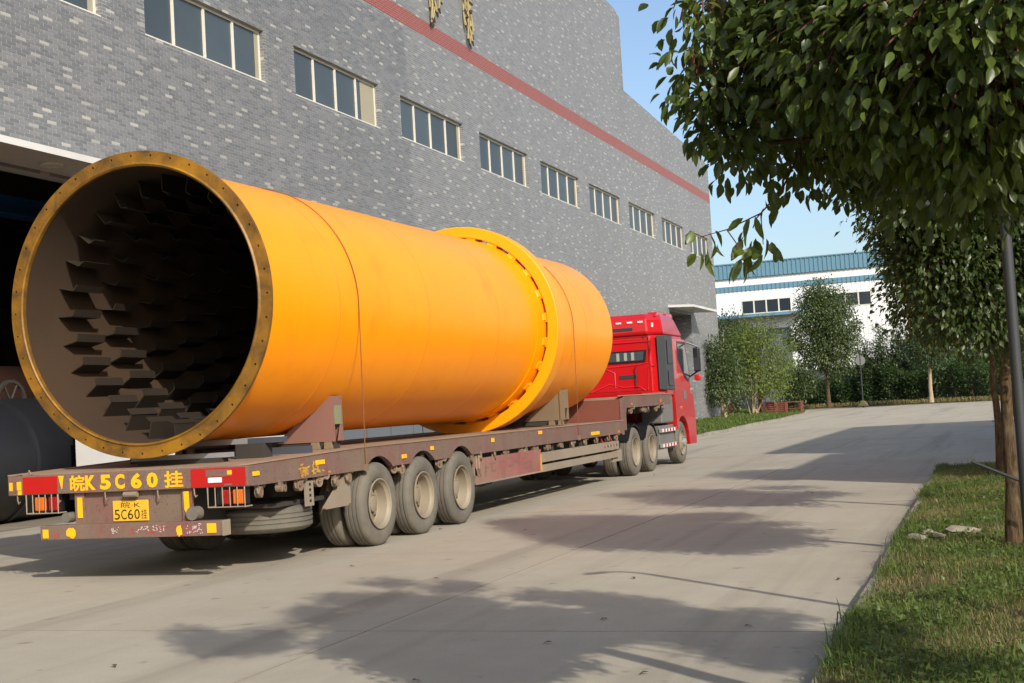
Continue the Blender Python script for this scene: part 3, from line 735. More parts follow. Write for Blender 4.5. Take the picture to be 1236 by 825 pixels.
# long low workshop beyond the right edge; its shadow falls on the road
ws = empty('low_workshop', (12, 28, gz(28))); tag(ws, 'low grey workshop right of the road whose shade crosses the paving', 'building')
def sput(mb, name, mat, parent=None, **k):
    o = Vector((12, 28, gz(28))); mb.v = [tuple(Vector(p)-o) for p in mb.v]; return mb.build(name, mat, parent or ws, **k)
sput(MB().box((7.0, 14.0, -1), (20, 42, 8.7)), 'rendered_wall', M['plinth'])
sput(MB().box((6.8, 13.8, 8.7), (20.2, 22.4, 9.0)), 'roof', M['white_trim'])
sput(MB().box((7.0, 22.6, 8.7), (20, 42, 10.2)), 'upper_wall', M['plinth'])
sput(MB().box((6.8, 22.4, 10.2), (20.2, 42.2, 10.5)), 'roof', M['white_trim'])
for k in range(6):
    f = sput(MB().box((6.93, 16+k*4.4, 3.0), (6.995, 18.4+k*4.4, 5.0)), 'window', M['frame_cream'])
    sput(MB().box((6.91, 16.1+k*4.4, 3.1), (6.928, 18.3+k*4.4, 4.9)), 'pane', M['glass_dark'], f)

# ------------------------------------------------------------------ wheels
def tyre_mb(cx, s):      # s=+1: outer face looks to +x
    P = [(.035, .30), (.008, .345), (.0, .40), (.006, .445), (.018, .475), (.035, .492), (.05, .5), (.082, .502), (.086, .488), (.096, .488), (.1, .503),
         (.132, .504), (.136, .489), (.146, .489), (.15, .504), (.182, .503), (.186, .488), (.196, .488), (.2, .502), (.232, .5), (.247, .492), (.264, .475), (.276, .445), (.282, .40), (.274, .345), (.245, .30)]
    return [(cx-s*h, r) for h, r in P]
def make_wheel(root, x, y, s, dual=True, front=False, lean=None):
    """x: plane of the outer tyre face; wheel part carries tyre and hub sub-parts"""
    c = (0, y, .5); mb = MB()
    P = [(.018, .305), (.004, .305), (.0, .297), (.006, .288), (.03, .283), (.05, .262), (.12, .256), (.165, .25)]
    if not front: P += [(.17, .245), (.165, .20), (.15, .15), (.15, .0001)]
    else: P = P[:5] + [(.04, .262), (.06, .25), (.055, .22), (.02, .17), (-.0, .15), (.0, .0001)]
    mb.lathe([(x-s*h, r) for h, r in P], 0, c, 40)
    mb.lathe([(x-s*.16, .259), (x-s*.28, .259)], 0, c, 30)
    wobj = root.put(mb, 'wheel', M['rim'])
    hub = MB(); d = .15 if not front else .0
    if front:
        hub.lathe([(x-s*(d+.0), .095), (x-s*(d-.07), .09), (x-s*(d-.085), .06), (x-s*(d-.085), .0001)], 0, c, 20)
        for k in range(10):
            a = k*math.pi/5; hub.lathe([(x-s*d, .016), (x-s*(d-.03), .016), (x-s*(d-.03), .0001)], 0, (0, y+.125*math.cos(a), .5+.125*math.sin(a)), 6, smooth=False)
    else:
        hub.lathe([(x-s*d, .1), (x-s*(d-.05), .095), (x-s*(d-.06), .07), (x-s*(d-.06), .0001)], 0, c, 20)
        for k in range(10):
            a = k*math.pi/5+.2; hub.lathe([(x-s*d, .014), (x-s*(d-.025), .014), (x-s*(d-.025), .0001)], 0, (0, y+.14*math.cos(a), .5+.14*math.sin(a)), 6, smooth=False)
    root.put(hub, 'hub', M['rim'] if not front else M['alloy'], wobj)
    hb = MB()
    for k in range(8):
        a = k*math.pi/4; r0 = .2
        hb.lathe([(x-s*(d+.013 if not front else .052), .026), (x-s*(d+.01 if not front else .049), .0001)], 0, (0, y+r0*math.cos(a), .5+r0*math.sin(a)), 8, smooth=False)
    root.put(hb, 'hand_hole', M['hole'], wobj)['kind'] = 'stuff'
    root.put(MB().lathe(tyre_mb(x, s), 0, c, 48), 'tyre', M['rubber'], wobj)
    if dual: root.put(MB().lathe(tyre_mb(x-s*.33, s), 0, c, 40), 'tyre', M['rubber'], wobj)
    return wobj

# ------------------------------------------------------------------ the flatbed trailer
XR, XL, YB = -7.30, -10.26, 11.9
TR = Root('flatbed_trailer', (-8.78, 18, 0))
tag(TR.e, 'long rusty brown lowbed trailer with yellow plate number carrying the orange drum', 'trailer')
axles = (14.9, 16.2, 17.5)
def beam_outline(arch=True):
    top = [(YB, 1.145), (14.4, 1.195), (25.85, 1.175)]
    low = [(25.85, .93)]
    for ay in reversed(axles):
        rr = .575; hw = math.sqrt(rr*rr-(.93-.5)**2)
        low += [(ay+rr*math.sin(t), .5+rr*math.cos(t)) for t in np.linspace(math.asin(hw/rr), -math.asin(hw/rr), 11)]
    low += [(YB, .93)]
    return top+low
for xa, xb in ((XR-.07, XR), (XL, XL+.07)):
    TR.put(MB().prism([(y, z) for y, z in beam_outline()], 0, xa, xb), 'side_beam', M['trailer'])
TR.put(MB().box((XR, 25.70, .9), (XR+.006, 25.86, 1.18)), 'edge_plate', M['trailer'])
lip = MB()
for xa, xb in ((XR-.09, XR+.012), (XL-.012, XL+.09)):
    lip.prism([(YB, 1.146), (14.4, 1.196), (25.85, 1.176), (25.85, 1.188), (14.4, 1.208), (YB, 1.158)], 0, xa, xb)
TR.put(lip, 'deck_edge', M['deck'])
# deck boards, one part each
nb = 14; wbd = (XR-XL-.2)/nb
for k in range(nb):
    x0 = XL+.1+k*wbd+.006; x1 = XL+.1+(k+1)*wbd-.006
    b = MB().prism([(YB+.09, 1.10), (YB+.09, 1.15), (14.4, 1.197), (25.8, 1.177), (25.8, 1.10)], 0, x0, x1)
    TR.put(b, 'deck_board', M['deck'])
rearb = MB().box((XL, YB-.012, .935), (XR+.012, YB+.08, 1.14)); TR.put(rearb, 'rear_beam', M['trailer'], bevel=.006)
ch = MB()
for x in (-9.45, -8.2): ch.box((x-.1, 12.0, .86), (x+.1, 25.8, .93)); ch.box((x-.02, 12.0, .5), (x+.02, 25.8, .86)); ch.box((x-.1, 13.9, .44), (x+.1, 25.8, .5))
for i in range(18): ch.box((XL+.07, 12.4+i*.78, .96), (XR-.07, 12.5+i*.78, 1.09))
for ay in axles:
    ch.lathe([(XL+.3, .09), (XR-.3, .09)], 0, (0, ay, .5), 12)
    for x in (-9.45, -8.2): ch.box((x-.06, ay-.5, .55), (x+.06, ay+.5, .63))
ch.box((-9.7, 18.6, .35), (-8.0, 20.4, .9))
TR.put(ch, 'chassis_frame', M['chassis'])
for ay in axles:
    make_wheel(TR, XR, ay, 1); make_wheel(TR, XL, ay, -1)
# gooseneck
gn = MB(); gn.prism([(25.86, .98), (25.86, 1.60), (26.0, 1.655), (29.75, 1.655), (29.78, 1.63), (29.78, 1.44), (29.7, 1.42), (26.15, 1.42), (26.08, 1.30), (26.08, .98)], 0, XR-.06, XR)
TR.put(gn, 'gooseneck_side', M['trailer'])
gn = MB(); gn.prism([(25.86, .98), (25.86, 1.60), (26.0, 1.655), (29.75, 1.655), (29.78, 1.63), (29.78, 1.44), (29.7, 1.42), (26.15, 1.42), (26.08, 1.30), (26.08, .98)], 0, XL, XL+.06)
TR.put(gn, 'gooseneck_side', M['trailer'])
TR.put(MB().box((XL+.06, 25.875, 1.0), (XR-.06, 25.93, 1.6)), 'riser_plate', M['rust'])
TR.put(MB().box((XL+.06, 25.95, 1.60), (XR-.06, 29.76, 1.648)), 'gooseneck_deck', M['deck'])
TR.put(MB().box((XL+.06, 29.70, 1.44), (XR-.06, 29.77, 1.59)), 'front_beam', M['trailer'])
TR.put(MB().box((XL+.3, 26.1, 1.28), (XR-.35, 29.6, 1.44)), 'gooseneck_frame', M['chassis'])
TR.put(MB().prism([(25.83, 1.655), (25.83, 1.675), (29.8, 1.675), (29.8, 1.655)], 0, XR-.08, XR+.012), 'deck_edge', M['deck'])
# rear furniture
RY = YB-.012
def rear(u, v, d): return (u, RY-d, v)
def rplate(u0, u1, v0, v1, d, name, mat, parent=None, y=RY): return TR.put(MB().box((u0, y-d, v0), (u1, y+.001, v1)), name, mat, parent)
rplate(-10.06, -9.61, .945, 1.125, .005, 'reflective_tape', M['tape_red'])
rplate(-7.95, -7.31, .945, 1.13, .005, 'reflective_tape', M['tape_red'])
rplate(-7.77, -7.47, 1.045, 1.115, .009, 'tape_patch', M['trailer'])
rplate(-7.745, -7.585, .985, 1.035, .009, 'tape_patch', M['tape_white'])
rplate(-7.555, -7.47, .95, .968, .009, 'tape_patch', M['trailer'])
rplate(-7.515, -7.465, 1.06, 1.10, .012, 'tape_patch', M['yellow'])
for u0, u1, v0, v1 in ((-10.235, -10.20, .985, 1.075), (-10.135, -10.085, .99, 1.08), (-10.125, -10.085, .94, .985)): rplate(u0, u1, v0, v1, .012, 'yellow_mark', M['yellow'])
tri = MB().add([rear(-9.595, 1.125, .004), rear(-9.525, 1.125, .004), rear(-9.55, .985, .004), rear(-9.56, .985, .004)], [(0, 3, 2, 1)]); TR.put(tri, 'yellow_mark', M['yellow'])
let = MB()
for chx, cx, wd, hh in (('皖', -9.352, .19, .17), ('K', -9.186, .13, .155), ('5', -8.997, .135, .155), ('C', -8.817, .12, .155), ('6', -8.614, .135, .16), ('0', -8.417, .135, .155), ('挂', -8.158, .225, .17)):
    z0 = 1.038-hh/2
    t = text_mb(chx, lambda u, v, d, cx=cx, wd=wd, z0=z0: (cx-wd/2+u, RY-.004-.0005*len(let.v) % .001, z0+v), wd, hh, .048 if ord(chx) < 200 else .024)
    merge(let, t)
TR.put(let, 'painted_number', M['yellow'])
TR.put(MB().box((-9.45, YB+.06, .6), (-8.03, YB+.1, .935)), 'rear_panel', M['trailer'])
for u in (-9.43, -8.10): TR.put(MB().box((u, YB+.03, .6), (u+.12, YB+.062, .933)), 'panel_post', M['trailer'])
TR.put(MB().box((-9.395, YB+.022, .67), (-9.335, YB+.031, .885)), 'yellow_mark', M['yellow'])
TR.put(MB().prism([(-8.075, .905), (-8.015, .905), (-8.015, .74), (-8.03, .70), (-8.055, .69), (-8.07, .72)], 1, YB+.022, YB+.0305), 'yellow_mark', M['yellow'])
pl = TR.put(MB().box((-8.965, YB+.045, .62), (-8.525, YB+.058, .835)), 'number_plate', M['plate'], bevel=.004)
ink = MB(); PY = YB+.043
def pt(txt, u, v, w, h, off=.0):
    merge(ink, text_mb(txt, lambda a, b, d: (u+a, PY, v+b), w, h, off))
pt('皖·K', -8.86, .757, .24, .062); pt('5', -8.945, .638, .068, .105, .005); pt('C', -8.862, .638, .068, .105, .005); pt('6', -8.78, .638, .068, .105, .005); pt('0', -8.698, .638, .068, .105, .005); pt('挂', -8.612, .64, .07, .1)
TR.put(ink, 'plate_lettering', M['plate_ink'], pl)
TR.put(MB().tube([(-8.78, YB+.0, .90), (-8.62, YB+.0, .90)], .03, 10), 'plate_lamp', M['guard'])
bp = TR.put(MB().box((-9.82, YB-.06, .455), (-7.575, YB+.07, .605)), 'bumper', M['trailer'], bevel=.006)
TR.put(MB().box((-7.578, YB-.063, .452), (-7.566, YB+.073, .608)), 'bumper_cap', M['guard'], bp)
BY = YB-.06
for u0, u1, v0, v1 in ((-9.785, -9.715, .475, .565), (-7.755, -7.65, .485, .58)): TR.put(MB().box((u0, BY-.006, v0), (u1, BY+.001, v1)), 'yellow_mark', M['yellow'], bp)
def blot(cx, cz, rx, rz, seed, y, mat, name, parent, spikes=0):
    r = random.Random(seed); n = 18
    pts = [(cx+rx*(1+r.uniform(-.25, .2))*math.cos(2*math.pi*k/n), y, cz+rz*(1+r.uniform(-.25, .2))*math.sin(2*math.pi*k/n)) for k in range(n)]
    TR.put(MB().add(pts, [list(range(n))]), name, mat, parent)
blot(-9.42, .525, .065, .055, 3, BY-.004, M['yellow'], 'paint_blot', bp); blot(-8.085, .515, .035, .06, 4, BY-.004, M['yellow'], 'paint_blot', bp)
def scribble(u0, u1, v0, v1, n, seed, mat, name, th=.007):
    r = random.Random(seed); mb = MB(); y = BY-.0035
    for k in range(n):
        u = u0+(u1-u0)*(k+.5)/n+r.uniform(-.01, .01); a, b = v0+r.uniform(0, .02), v1-r.uniform(0, .02)
        for q in range(3):
            p = (u+r.uniform(-.018, .018), r.uniform(a, b)); l = r.uniform(.012, .035); an = r.choice([0, math.pi/2, .6, -.5])+r.uniform(-.2, .2)
            du, dv = math.cos(an)*l/2, math.sin(an)*l/2; nu, nv = -math.sin(an)*th/2, math.cos(an)*th/2
            mb.add([(p[0]-du-nu, y, p[1]-dv-nv), (p[0]+du-nu, y, p[1]+dv-nv), (p[0]+du+nu, y, p[1]+dv+nv), (p[0]-du+nu, y, p[1]-dv+nv)], [(0, 1, 2, 3)])
    TR.put(mb, name, mat, bp)
scribble(-8.70, -8.24, .49, .575, 11, 5, M['graffiti_red'], 'worn_sticker'); scribble(-8.62, -8.24, .50, .58, 8, 6, M['graffiti_white'], 'worn_sticker')
scribble(-7.99, -7.80, .48, .59, 8, 7, M['graffiti_white'], 'worn_sticker'); scribble(-8.0, -7.79, .48, .57, 4, 8, M['graffiti_red'], 'worn_sticker')
scribble(-8.92, -8.83, .50, .57, 3, 9, M['graffiti_white'], 'worn_sticker'); scribble(-9.66, -9.56, .47, .54, 4, 10, M['graffiti_red'], 'worn_sticker')
# tail lamp cages
for u0, u1, lens in ((-10.01, -9.60, ((-9.93, -9.81, 'amber'), (-9.75, -9.64, 'red_lens'))), (-7.75, -7.32, ((-7.62, -7.52, 'red_lens'), (-7.48, -7.36, 'amber')))):
    cg = MB(); z0, z1 = .735, .935; y = YB-.03
    cg.tube([(u0, y, z1), (u0, y, z0), (u1, y, z0), (u1, y, z1)], .008, 6)
    for k in range(1, 5): u = u0+(u1-u0)*k/5; cg.tube([(u, y, z0), (u, y, z1)], .006, 6)
    cg.tube([(u0, y, z0), (u0, y+.13, z0)], .008, 6); cg.tube([(u1, y, z0), (u1, y+.13, z0)], .008, 6)
    cgo = TR.put(cg, 'tail_lamp_cage', M['guard'])
    TR.put(MB().box((u0+.05, y+.09, z0+.02), (u1-.02, y+.13, z1-.01)), 'lamp_back', M['black_plastic'], cgo)
    for a, b, mt in lens: TR.put(MB().box((a, y+.03, z0+.025), (b, y+.088, z1-.03)), 'tail_lamp', M[mt], cgo, bevel=.012)
for u in (-9.51, -7.95):
    TR.put(MB().tube([(u, YB-.03, .68), (u, YB+.09, .68)], .055 if u < -9 else .07, 14), 'rubber_buffer', M['rubber'])
for u in (-9.02, -8.37, -9.62, -10.15, -7.93):
    TR.put(MB().tube([(u, YB+.0, .94), (u+.01, YB-.01, .88), (u+.03, YB-.02, .845), (u+.045, YB-.01, .865)], .008, 6), 'hook', M['winch'])
TR.put(MB().tube([(-10.02, YB+.02, 1.145), (-10.0, YB+.02, 1.19), (-9.97, YB+.02, 1.15)], .012, 6), 'hook', M['winch'])
# spare wheel slung flat under the rear
sp = MB().lathe([(.33+h-.14, r) for h, r in [(.035, .30), (.0, .36), (0, .42), (.02, .47), (.05, .5), (.085, .502), (.09, .489), (.1, .489), (.104, .503), (.135, .503), (.14, .489), (.15, .489), (.154, .503), (.185, .502), (.19, .489), (.2, .489), (.204, .5), (.235, .5), (.262, .47), (.28, .42), (.28, .36), (.245, .30)]], 2, (-7.93, 13.3, .17), 48)
spw = TR.put(sp, 'spare_tyre', M['rubber'])
TR.put(MB().lathe([(.25, .3), (.3, .26), (.33, .2), (.33, .0001)], 2, (-7.93, 13.3, .17), 32), 'spare_rim', M['rim'], spw)
TR.put(MB().box((-8.4, 12.75, .645), (-7.5, 13.85, .69)), 'spare_carrier', M['chassis'])
# side: strap winches, reflectors, guards, skirt
wm = None
def winch_mb():
    mb = MB()
    mb.lathe([(-.03, .058), (.03, .058), (.03, .032), (-.03, .032)], 0, (0, -.05, -.055), 14, close=True)
    mb.lathe([(-.02, .045), (.02, .045), (.02, .02), (-.02, .02)], 0, (0, .1, -.03), 12, close=True)
    mb.tube([(0, -.05, -.055), (-.01, .1, -.03)], .028, 8); mb.box((-.03, -.075, -.04), (.02, -.035, .03)); mb.box((-.03, .085, -.03), (.02, .12, .03))
    mb.tube([(.01, -.11, .02), (.02, -.13, -.03), (.015, -.115, -.05)], .012, 6)
    return mb
ww = winch_mb()
for y in [12.25, 12.62, 13.05, 13.5, 13.9, 14.22, 15.5, 15.62, 16.85, 18.05, 18.35, 18.9, 19.35, 20.1, 20.75, 21.3, 22.0, 22.7, 23.4, 24.1, 24.9, 25.4, 26.6, 27.6, 28.0, 28.7, 29.2]:
    off = Vector((XR-.05, y, .925 if y < 26 else 1.41))-TR.o
    if wm is None: o = ww.build('strap_winch', M['winch'], TR.e); wm = o.data
    else: o = link('strap_winch', wm, TR.e)
    o.location = off+Vector((0, random.uniform(-.05, .05), random.uniform(-.02, .01))); o.rotation_euler = (random.uniform(-.5, .5), 0, random.uniform(-.35, .35))
for y, z, w, h in ((12.06, 1.05, .12, .045), (13.42, 1.085, .2, .05), (15.62, 1.03, .13, .05), (16.5, 1.09, .09, .05), (18.72, 1.10, .1, .06), (20.85, 1.13, .16, .055), (23.9, 1.0, .5, .06), (25.45, .97, .1, .05), (26.5, 1.49, .12, .035), (28.9, 1.52, .08, .06)):
    TR.put(MB().box((XR-.001, y-w/2, z-h/2), (XR+.014, y+w/2, z+h/2)), 'side_reflector', M['amber'] if y > 25 else M['yellow'], bevel=.003)
wt = MB(); r = random.Random(4)
for k in range(34):
    y = r.uniform(12.95, 13.65); z = r.uniform(.965, 1.085); w_, h_ = r.choice([(.1, .018), (.02, .07), (.06, .02), (.03, .04)])
    a = r.uniform(-.25, .25); c_, s_ = math.cos(a), math.sin(a)
    wt.add([(XR+.003+.0002*k, y+c_*u-s_*v, z+s_*u+c_*v) for u, v in ((-w_/2, -h_/2), (w_/2, -h_/2), (w_/2, h_/2), (-w_/2, h_/2))], [(0, 1, 2, 3)])
TR.put(wt, 'worn_yellow_marking', M['yellow_worn'])
sk = TR.put(MB().box((XR-.06, 18.02, .5), (XR-.02, 20.9, .86)), 'side_skirt', M['trailer_red'])
TR.put(MB().box((XR-.02, 18.02, .49), (XR-.012, 20.9, .515)), 'skirt_edge', M['guard'], sk)
TR.put(MB().box((XR-.02, 20.84, .5), (XR-.01, 20.9, .78)), 'skirt_edge', M['yellow_worn'], sk)
gh = MB(); r = random.Random(12)       # ghost of old worn-off painting on the skirt
for k in range(7):
    y0 = 18.35+k*.33
    for q in range(4):
        y = y0+r.uniform(0, .2); z = r.uniform(.57, .8); w_, h_ = r.choice([(.2, .022), (.03, .16), (.12, .02)])
        gh.add([(XR-.017+.0001*q, y-w_/2, z-h_/2), (XR-.017, y+w_/2, z-h_/2), (XR-.017, y+w_/2, z+h_/2), (XR-.017, y-w_/2, z+h_/2)], [(0, 1, 2, 3)])
TR.put(gh, 'worn_white_marking', M['saddle'], sk)
for z0, z1 in ((.64, .8), (.485, .60)):
    TR.put(MB().box((XR-.06, 20.93, z0), (XR-.025, 25.5, z1)), 'side_guard', M['guard'])
for y in (21.6, 23.2, 24.8): TR.put(MB().box((XR-.1, y, .5), (XR-.062, y+.08, .95)), 'guard_post', M['chassis'])
TR.put(MB().box((XR-.4, 24.3, .5), (XR-.13, 25.3, .9)), 'air_tank_box', M['chassis'])
for k in range(6):
    y = 24.5+k*.2; TR.put(MB().tube([(XR-.1, y, .93), (XR-.02, y+.05, .72), (XR-.09, y+.12, .6)], .013, 6), 'air_hose', M['tape_red'] if k % 3 == 0 else M['rubber_dark'])
for k, y in enumerate((18.1, 18.2)): TR.put(MB().tube([(XR-.03, y, .9), (XR-.01, y-.05, .72), (XR-.02, y+.03, .6)], .018, 6), 'air_hose', M['winch'])
TR.put(MB().box((XR-.05, 17.98, .62), (XR-.02, 18.12, .74)), 'valve_box', M['guard'])
# bracket plate in front of the first wheel, perforated hanger, support leg
TR.put(MB().prism([(14.16, .93), (14.24, .93), (14.24, .56), (14.2, .57), (14.16, .545), (13.62, .545), (13.6, .56)], 0, XR-.1, XR-.06), 'wheel_bracket', M['guard'])
hg = TR.put(MB().box((XR-.08, 13.18, .62), (XR-.05, 13.34, .9)), 'hanger_strip', M['guard'])
for k in range(4): TR.put(MB().box((XR-.051, 13.24, .66+k*.06), (XR-.047, 13.28, .69+k*.06)), 'hanger_hole', M['hole'], hg)
TR.put(MB().box((XR-.12, 25.2, .40), (XR-.07, 25.84, .62)), 'mud_flap', M['guard'])
for y0 in (13.95, 15.55, 16.86):
    TR.put(MB().tube([(XR-.35, y0+.25, .98), (XR-.2, y0, .74)], .02, 6), 'stay_rod', M['winch'])

# ------------------------------------------------------------------ the drum
DX, DZ, DY0, DY1, RS = -8.793, 2.909, 12.29, 25.35, 1.525
DR = Root('dryer_drum', (DX, 18, DZ))
tag(DR.e, 'huge orange rotary dryer drum lying open end first on the trailer', 'drum')
DR.put(MB().lathe([(DY0+.02, RS), (DY0+2, RS), (DY0+5, RS), (DY0+9, RS), (DY1, RS), (DY1, RS-.03), (DY1-.001, RS-.06)], 1, (DX, 0, DZ), 96), 'drum_shell', M['orange'])
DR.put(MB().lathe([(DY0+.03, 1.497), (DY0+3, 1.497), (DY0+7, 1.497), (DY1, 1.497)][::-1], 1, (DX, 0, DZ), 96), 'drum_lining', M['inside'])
DR.put(MB().lathe([(DY1-.02, 1.5), (DY1-.02, .0001)], 1, (DX, 0, DZ), 64), 'end_plate', M['inside'])
# bolted mouth flange with real holes
def flange_mb():
    bmx = bmesh.new(); n = 40; ro, ri, rh = 1.655, 1.492, .0135
    da = 2*math.pi/n
    out = MB()
    tmpl = bmesh.new(); st = 5
    vo = [tmpl.verts.new((ro*math.cos(-da/2+da*k/st), 0, ro*math.sin(-da/2+da*k/st))) for k in range(st+1)]
    vi = [tmpl.verts.new((ri*math.cos(-da/2+da*k/st), 0, ri*math.sin(-da/2+da*k/st))) for k in range(st+1)]
    vh = [tmpl.verts.new((1.6046+rh*math.cos(2*math.pi*k/8), 0, rh*math.sin(2*math.pi*k/8))) for k in range(8)]
    loop = vo+vi[::-1]
    ed = [tmpl.edges.new((loop[k], loop[(k+1) % len(loop)])) for k in range(len(loop))]+[tmpl.edges.new((vh[k], vh[(k+1) % 8])) for k in range(8)]
    bmesh.ops.triangle_fill(tmpl, edges=ed, use_beauty=True, use_dissolve=False)
    tmpl.verts.index_update(); tv = [v.co.copy() for v in tmpl.verts]; tf = [[v.index for v in f.verts] for f in tmpl.faces]
    def nrm(f): a, b, c = (tv[i] for i in f[:3]); return (b-a).cross(c-a).y
    for s in range(n):
        a = s*da+R(8.5); c, q = math.cos(a), math.sin(a)
        rot = lambda p, y: (DX+p.x*c-p.z*q, y, DZ+p.x*q+p.z*c)
        out.add([rot(p, DY0-.012) for p in tv], [f if nrm(f) < 0 else f[::-1] for f in tf])
        o = len(tv)
        h = [rot(Vector((1.6046+rh*math.cos(2*math.pi*k/8), 0, rh*math.sin(2*math.pi*k/8))), yy) for yy in (DY0-.012, DY0+.035) for k in range(8)]
        out.add(h, [(k, (k+1) % 8, 8+(k+1) % 8, 8+k) for k in range(8)]+[tuple(range(8, 16))])
    out.lathe([(DY0-.012, ro), (DY0+.03, ro), (DY0+.03, RS-.01)], 1, (DX, 0, DZ), 120)
    out.lathe([(DY0+.03, ri), (DY0-.012, ri)], 1, (DX, 0, DZ), 120)
    return out
DR.put(flange_mb(), 'mouth_flange', M['flange'])
DR.put(MB().lathe([(DY0-.016, 1.497), (DY0-.028, 1.512), (DY0-.012, 1.53)], 1, (DX, 0, DZ), 120), 'flange_bead', M['flange'])
for y in (14.05, 16.6, 19.2, 23.7):
    DR.put(MB().lathe([(y-.012, RS-.002), (y-.006, RS+.003), (y+.006, RS+.003), (y+.012, RS-.002)], 1, (DX, 0, DZ), 96), 'weld_seam', M['weld'])
# riding ring with its support pads
Y1, Y2, RR = 21.30, 21.66, 1.765
DR.put(MB().lathe([(Y1+.01, 1.58), (Y1, 1.588), (Y1, RR-.012), (Y1+.012, RR), (Y2-.012, RR), (Y2, RR-.012), (Y2, 1.588), (Y2-.01, 1.58)], 1, (DX, 0, DZ), 120, close=True), 'riding_ring', M['yellow_ring'], sharp=25)
pm = None
for k in range(24):
    a = k*2*math.pi/24+.07
    if pm is None:
        p = MB(); p.box((-.078, -.166, 0), (.078, .17, .062)); p.hexa([(-.06, -.28, 0), (.06, -.28, 0), (.06, -.166, 0), (-.06, -.166, 0), (-.05, -.26, .02), (.05, -.26, .02), (.05, -.167, .03), (-.05, -.167, .03)])
        o = p.build('support_pad', M['yellow_ring'], DR.e); pm = o.data
    else: o = link('support_pad', pm, DR.e)
    o.location = Vector((DX+(RS+.010)*math.cos(a), Y1+.18, DZ+(RS+.010)*math.sin(a)))-DR.o
    o.rotation_euler = (0, math.pi/2-a, 0)
DR.put(MB().lathe([(Y1-.36, RS-.002), (Y1-.36, RS+.014), (Y2+.3, RS+.014), (Y2+.3, RS-.002)], 1, (DX, 0, DZ), 96), 'wear_band', M['orange'])
# lifting flights inside
fmesh = None
def flight_mb():
    mb = MB(); t = .006; L = .25; h = .2
    mb.hexa([(-t, -L, .0), (t, -L, .0), (t, L, .0), (-t, L, .0), (-t, -L, -h), (t, -L, -h), (t, L, -h), (-t, L, -h)])
    mb.hexa([(-t, -L, -h+.012), (-t, -L, -h), (-t, L, -h), (-t, L, -h+.012), (.075, -L, -h-.03), (.075, -L, -h-.042), (.075, L, -h-.042), (.075, L, -h-.03)])
    return mb
ND = 28
for row in range(10):
    y = 13.12+row*.74
    for k in range(ND):
        a = (k+(.5 if row % 2 else 0)+.12*row)*2*math.pi/ND
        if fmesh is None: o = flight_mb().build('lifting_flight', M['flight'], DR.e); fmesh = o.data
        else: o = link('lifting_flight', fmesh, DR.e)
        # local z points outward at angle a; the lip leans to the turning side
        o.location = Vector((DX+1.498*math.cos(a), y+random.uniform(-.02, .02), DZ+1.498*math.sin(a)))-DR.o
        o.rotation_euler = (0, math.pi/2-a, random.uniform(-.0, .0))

# saddles under the drum
def saddle(y, label, green, mat):
    S = Root('drum_saddle', (DX, y, 1.2)); tag(S.e, label, 'saddle', 'steel saddles under the drum')
    xr = -7.67; zt = 1.83
    for sgn in (1, -1):
        X = lambda x: DX+sgn*(x-DX)
        arc = []
        for k in range(9):
            a = R(-45.5)+(R(-79)-R(-45.5))*k/8; arc.append((X(DX+1.545*math.cos(a)), DZ+1.545*math.sin(a)))
        poly = [(X(xr), 1.285), (X(xr), zt), (X(-7.80), zt)]+[(X(-7.86), 1.80), (X(-8.44), 1.30), (X(-8.44), 1.285)]
        if sgn < 0: poly = poly[::-1]
        S.put(MB().prism(poly, 1, y-.115, y-.095), 'saddle_plate', M[mat]); S.put(MB().prism(poly, 1, y+.095, y+.115), 'saddle_plate', M[mat])
        S.put(MB().box((X(xr)-.02*sgn, y-.093, 1.49), (X(xr)-.004*sgn, y+.093, 1.72)), 'end_plate', M[green])
        S.put(MB().box((X(xr)-.02*sgn, y-.093, 1.722), (X(xr)-.004*sgn, y+.093, zt-.002)), 'end_plate', M[mat])
        S.put(MB().prism([(y-.093, 1.29), (y+.093, 1.29), (y+.093, 1.487), (y+.05, 1.40), (y-.093, 1.36)] if False else [(y-.01, 1.29), (y+.093, 1.29), (y+.093, 1.487), (y+.07, 1.487)], 0, X(xr)-.02*sgn, X(xr)-.004*sgn), 'end_plate', M[mat])
        S.put(MB().hexa([(X(-7.78), y-.09, zt-.012), (X(-8.45), y-.09, 1.30), (X(-8.45), y+.09, 1.30), (X(-7.78), y+.09, zt-.012), (X(-7.80), y-.09, zt-.002), (X(-8.46), y-.09, 1.315), (X(-8.46), y+.09, 1.315), (X(-7.80), y+.09, zt-.002)]), 'saddle_pad', M[mat])
        for a_, b_ in ((-7.98, -7.86), (-7.80, -7.69)):
            S.put(MB().prism([(X(a_), 1.2), (X(b_), 1.2), (X(b_)-.02*sgn, 1.283), (X(a_)+.01*sgn, 1.283)], 1, y-.16, y-.12), 'foot_wedge', M['saddle_grey'])
        S.put(MB().box((X(-7.72), y-.1, 1.2), (X(-8.5), y+.1, 1.282)), 'foot_beam', M['chassis'])
    S.put(MB().box((DX-.36, y-.1, 1.2), (DX+.36, y+.1, 1.34)), 'cross_beam', M['chassis'])
saddle(14.62, 'reddish brown steel saddle under the drum near its open mouth', 'saddle_green', 'saddle')
saddle(23.45, 'grey brown steel saddle under the drum in front of the red truck', 'saddle_grey', 'saddle_grey')
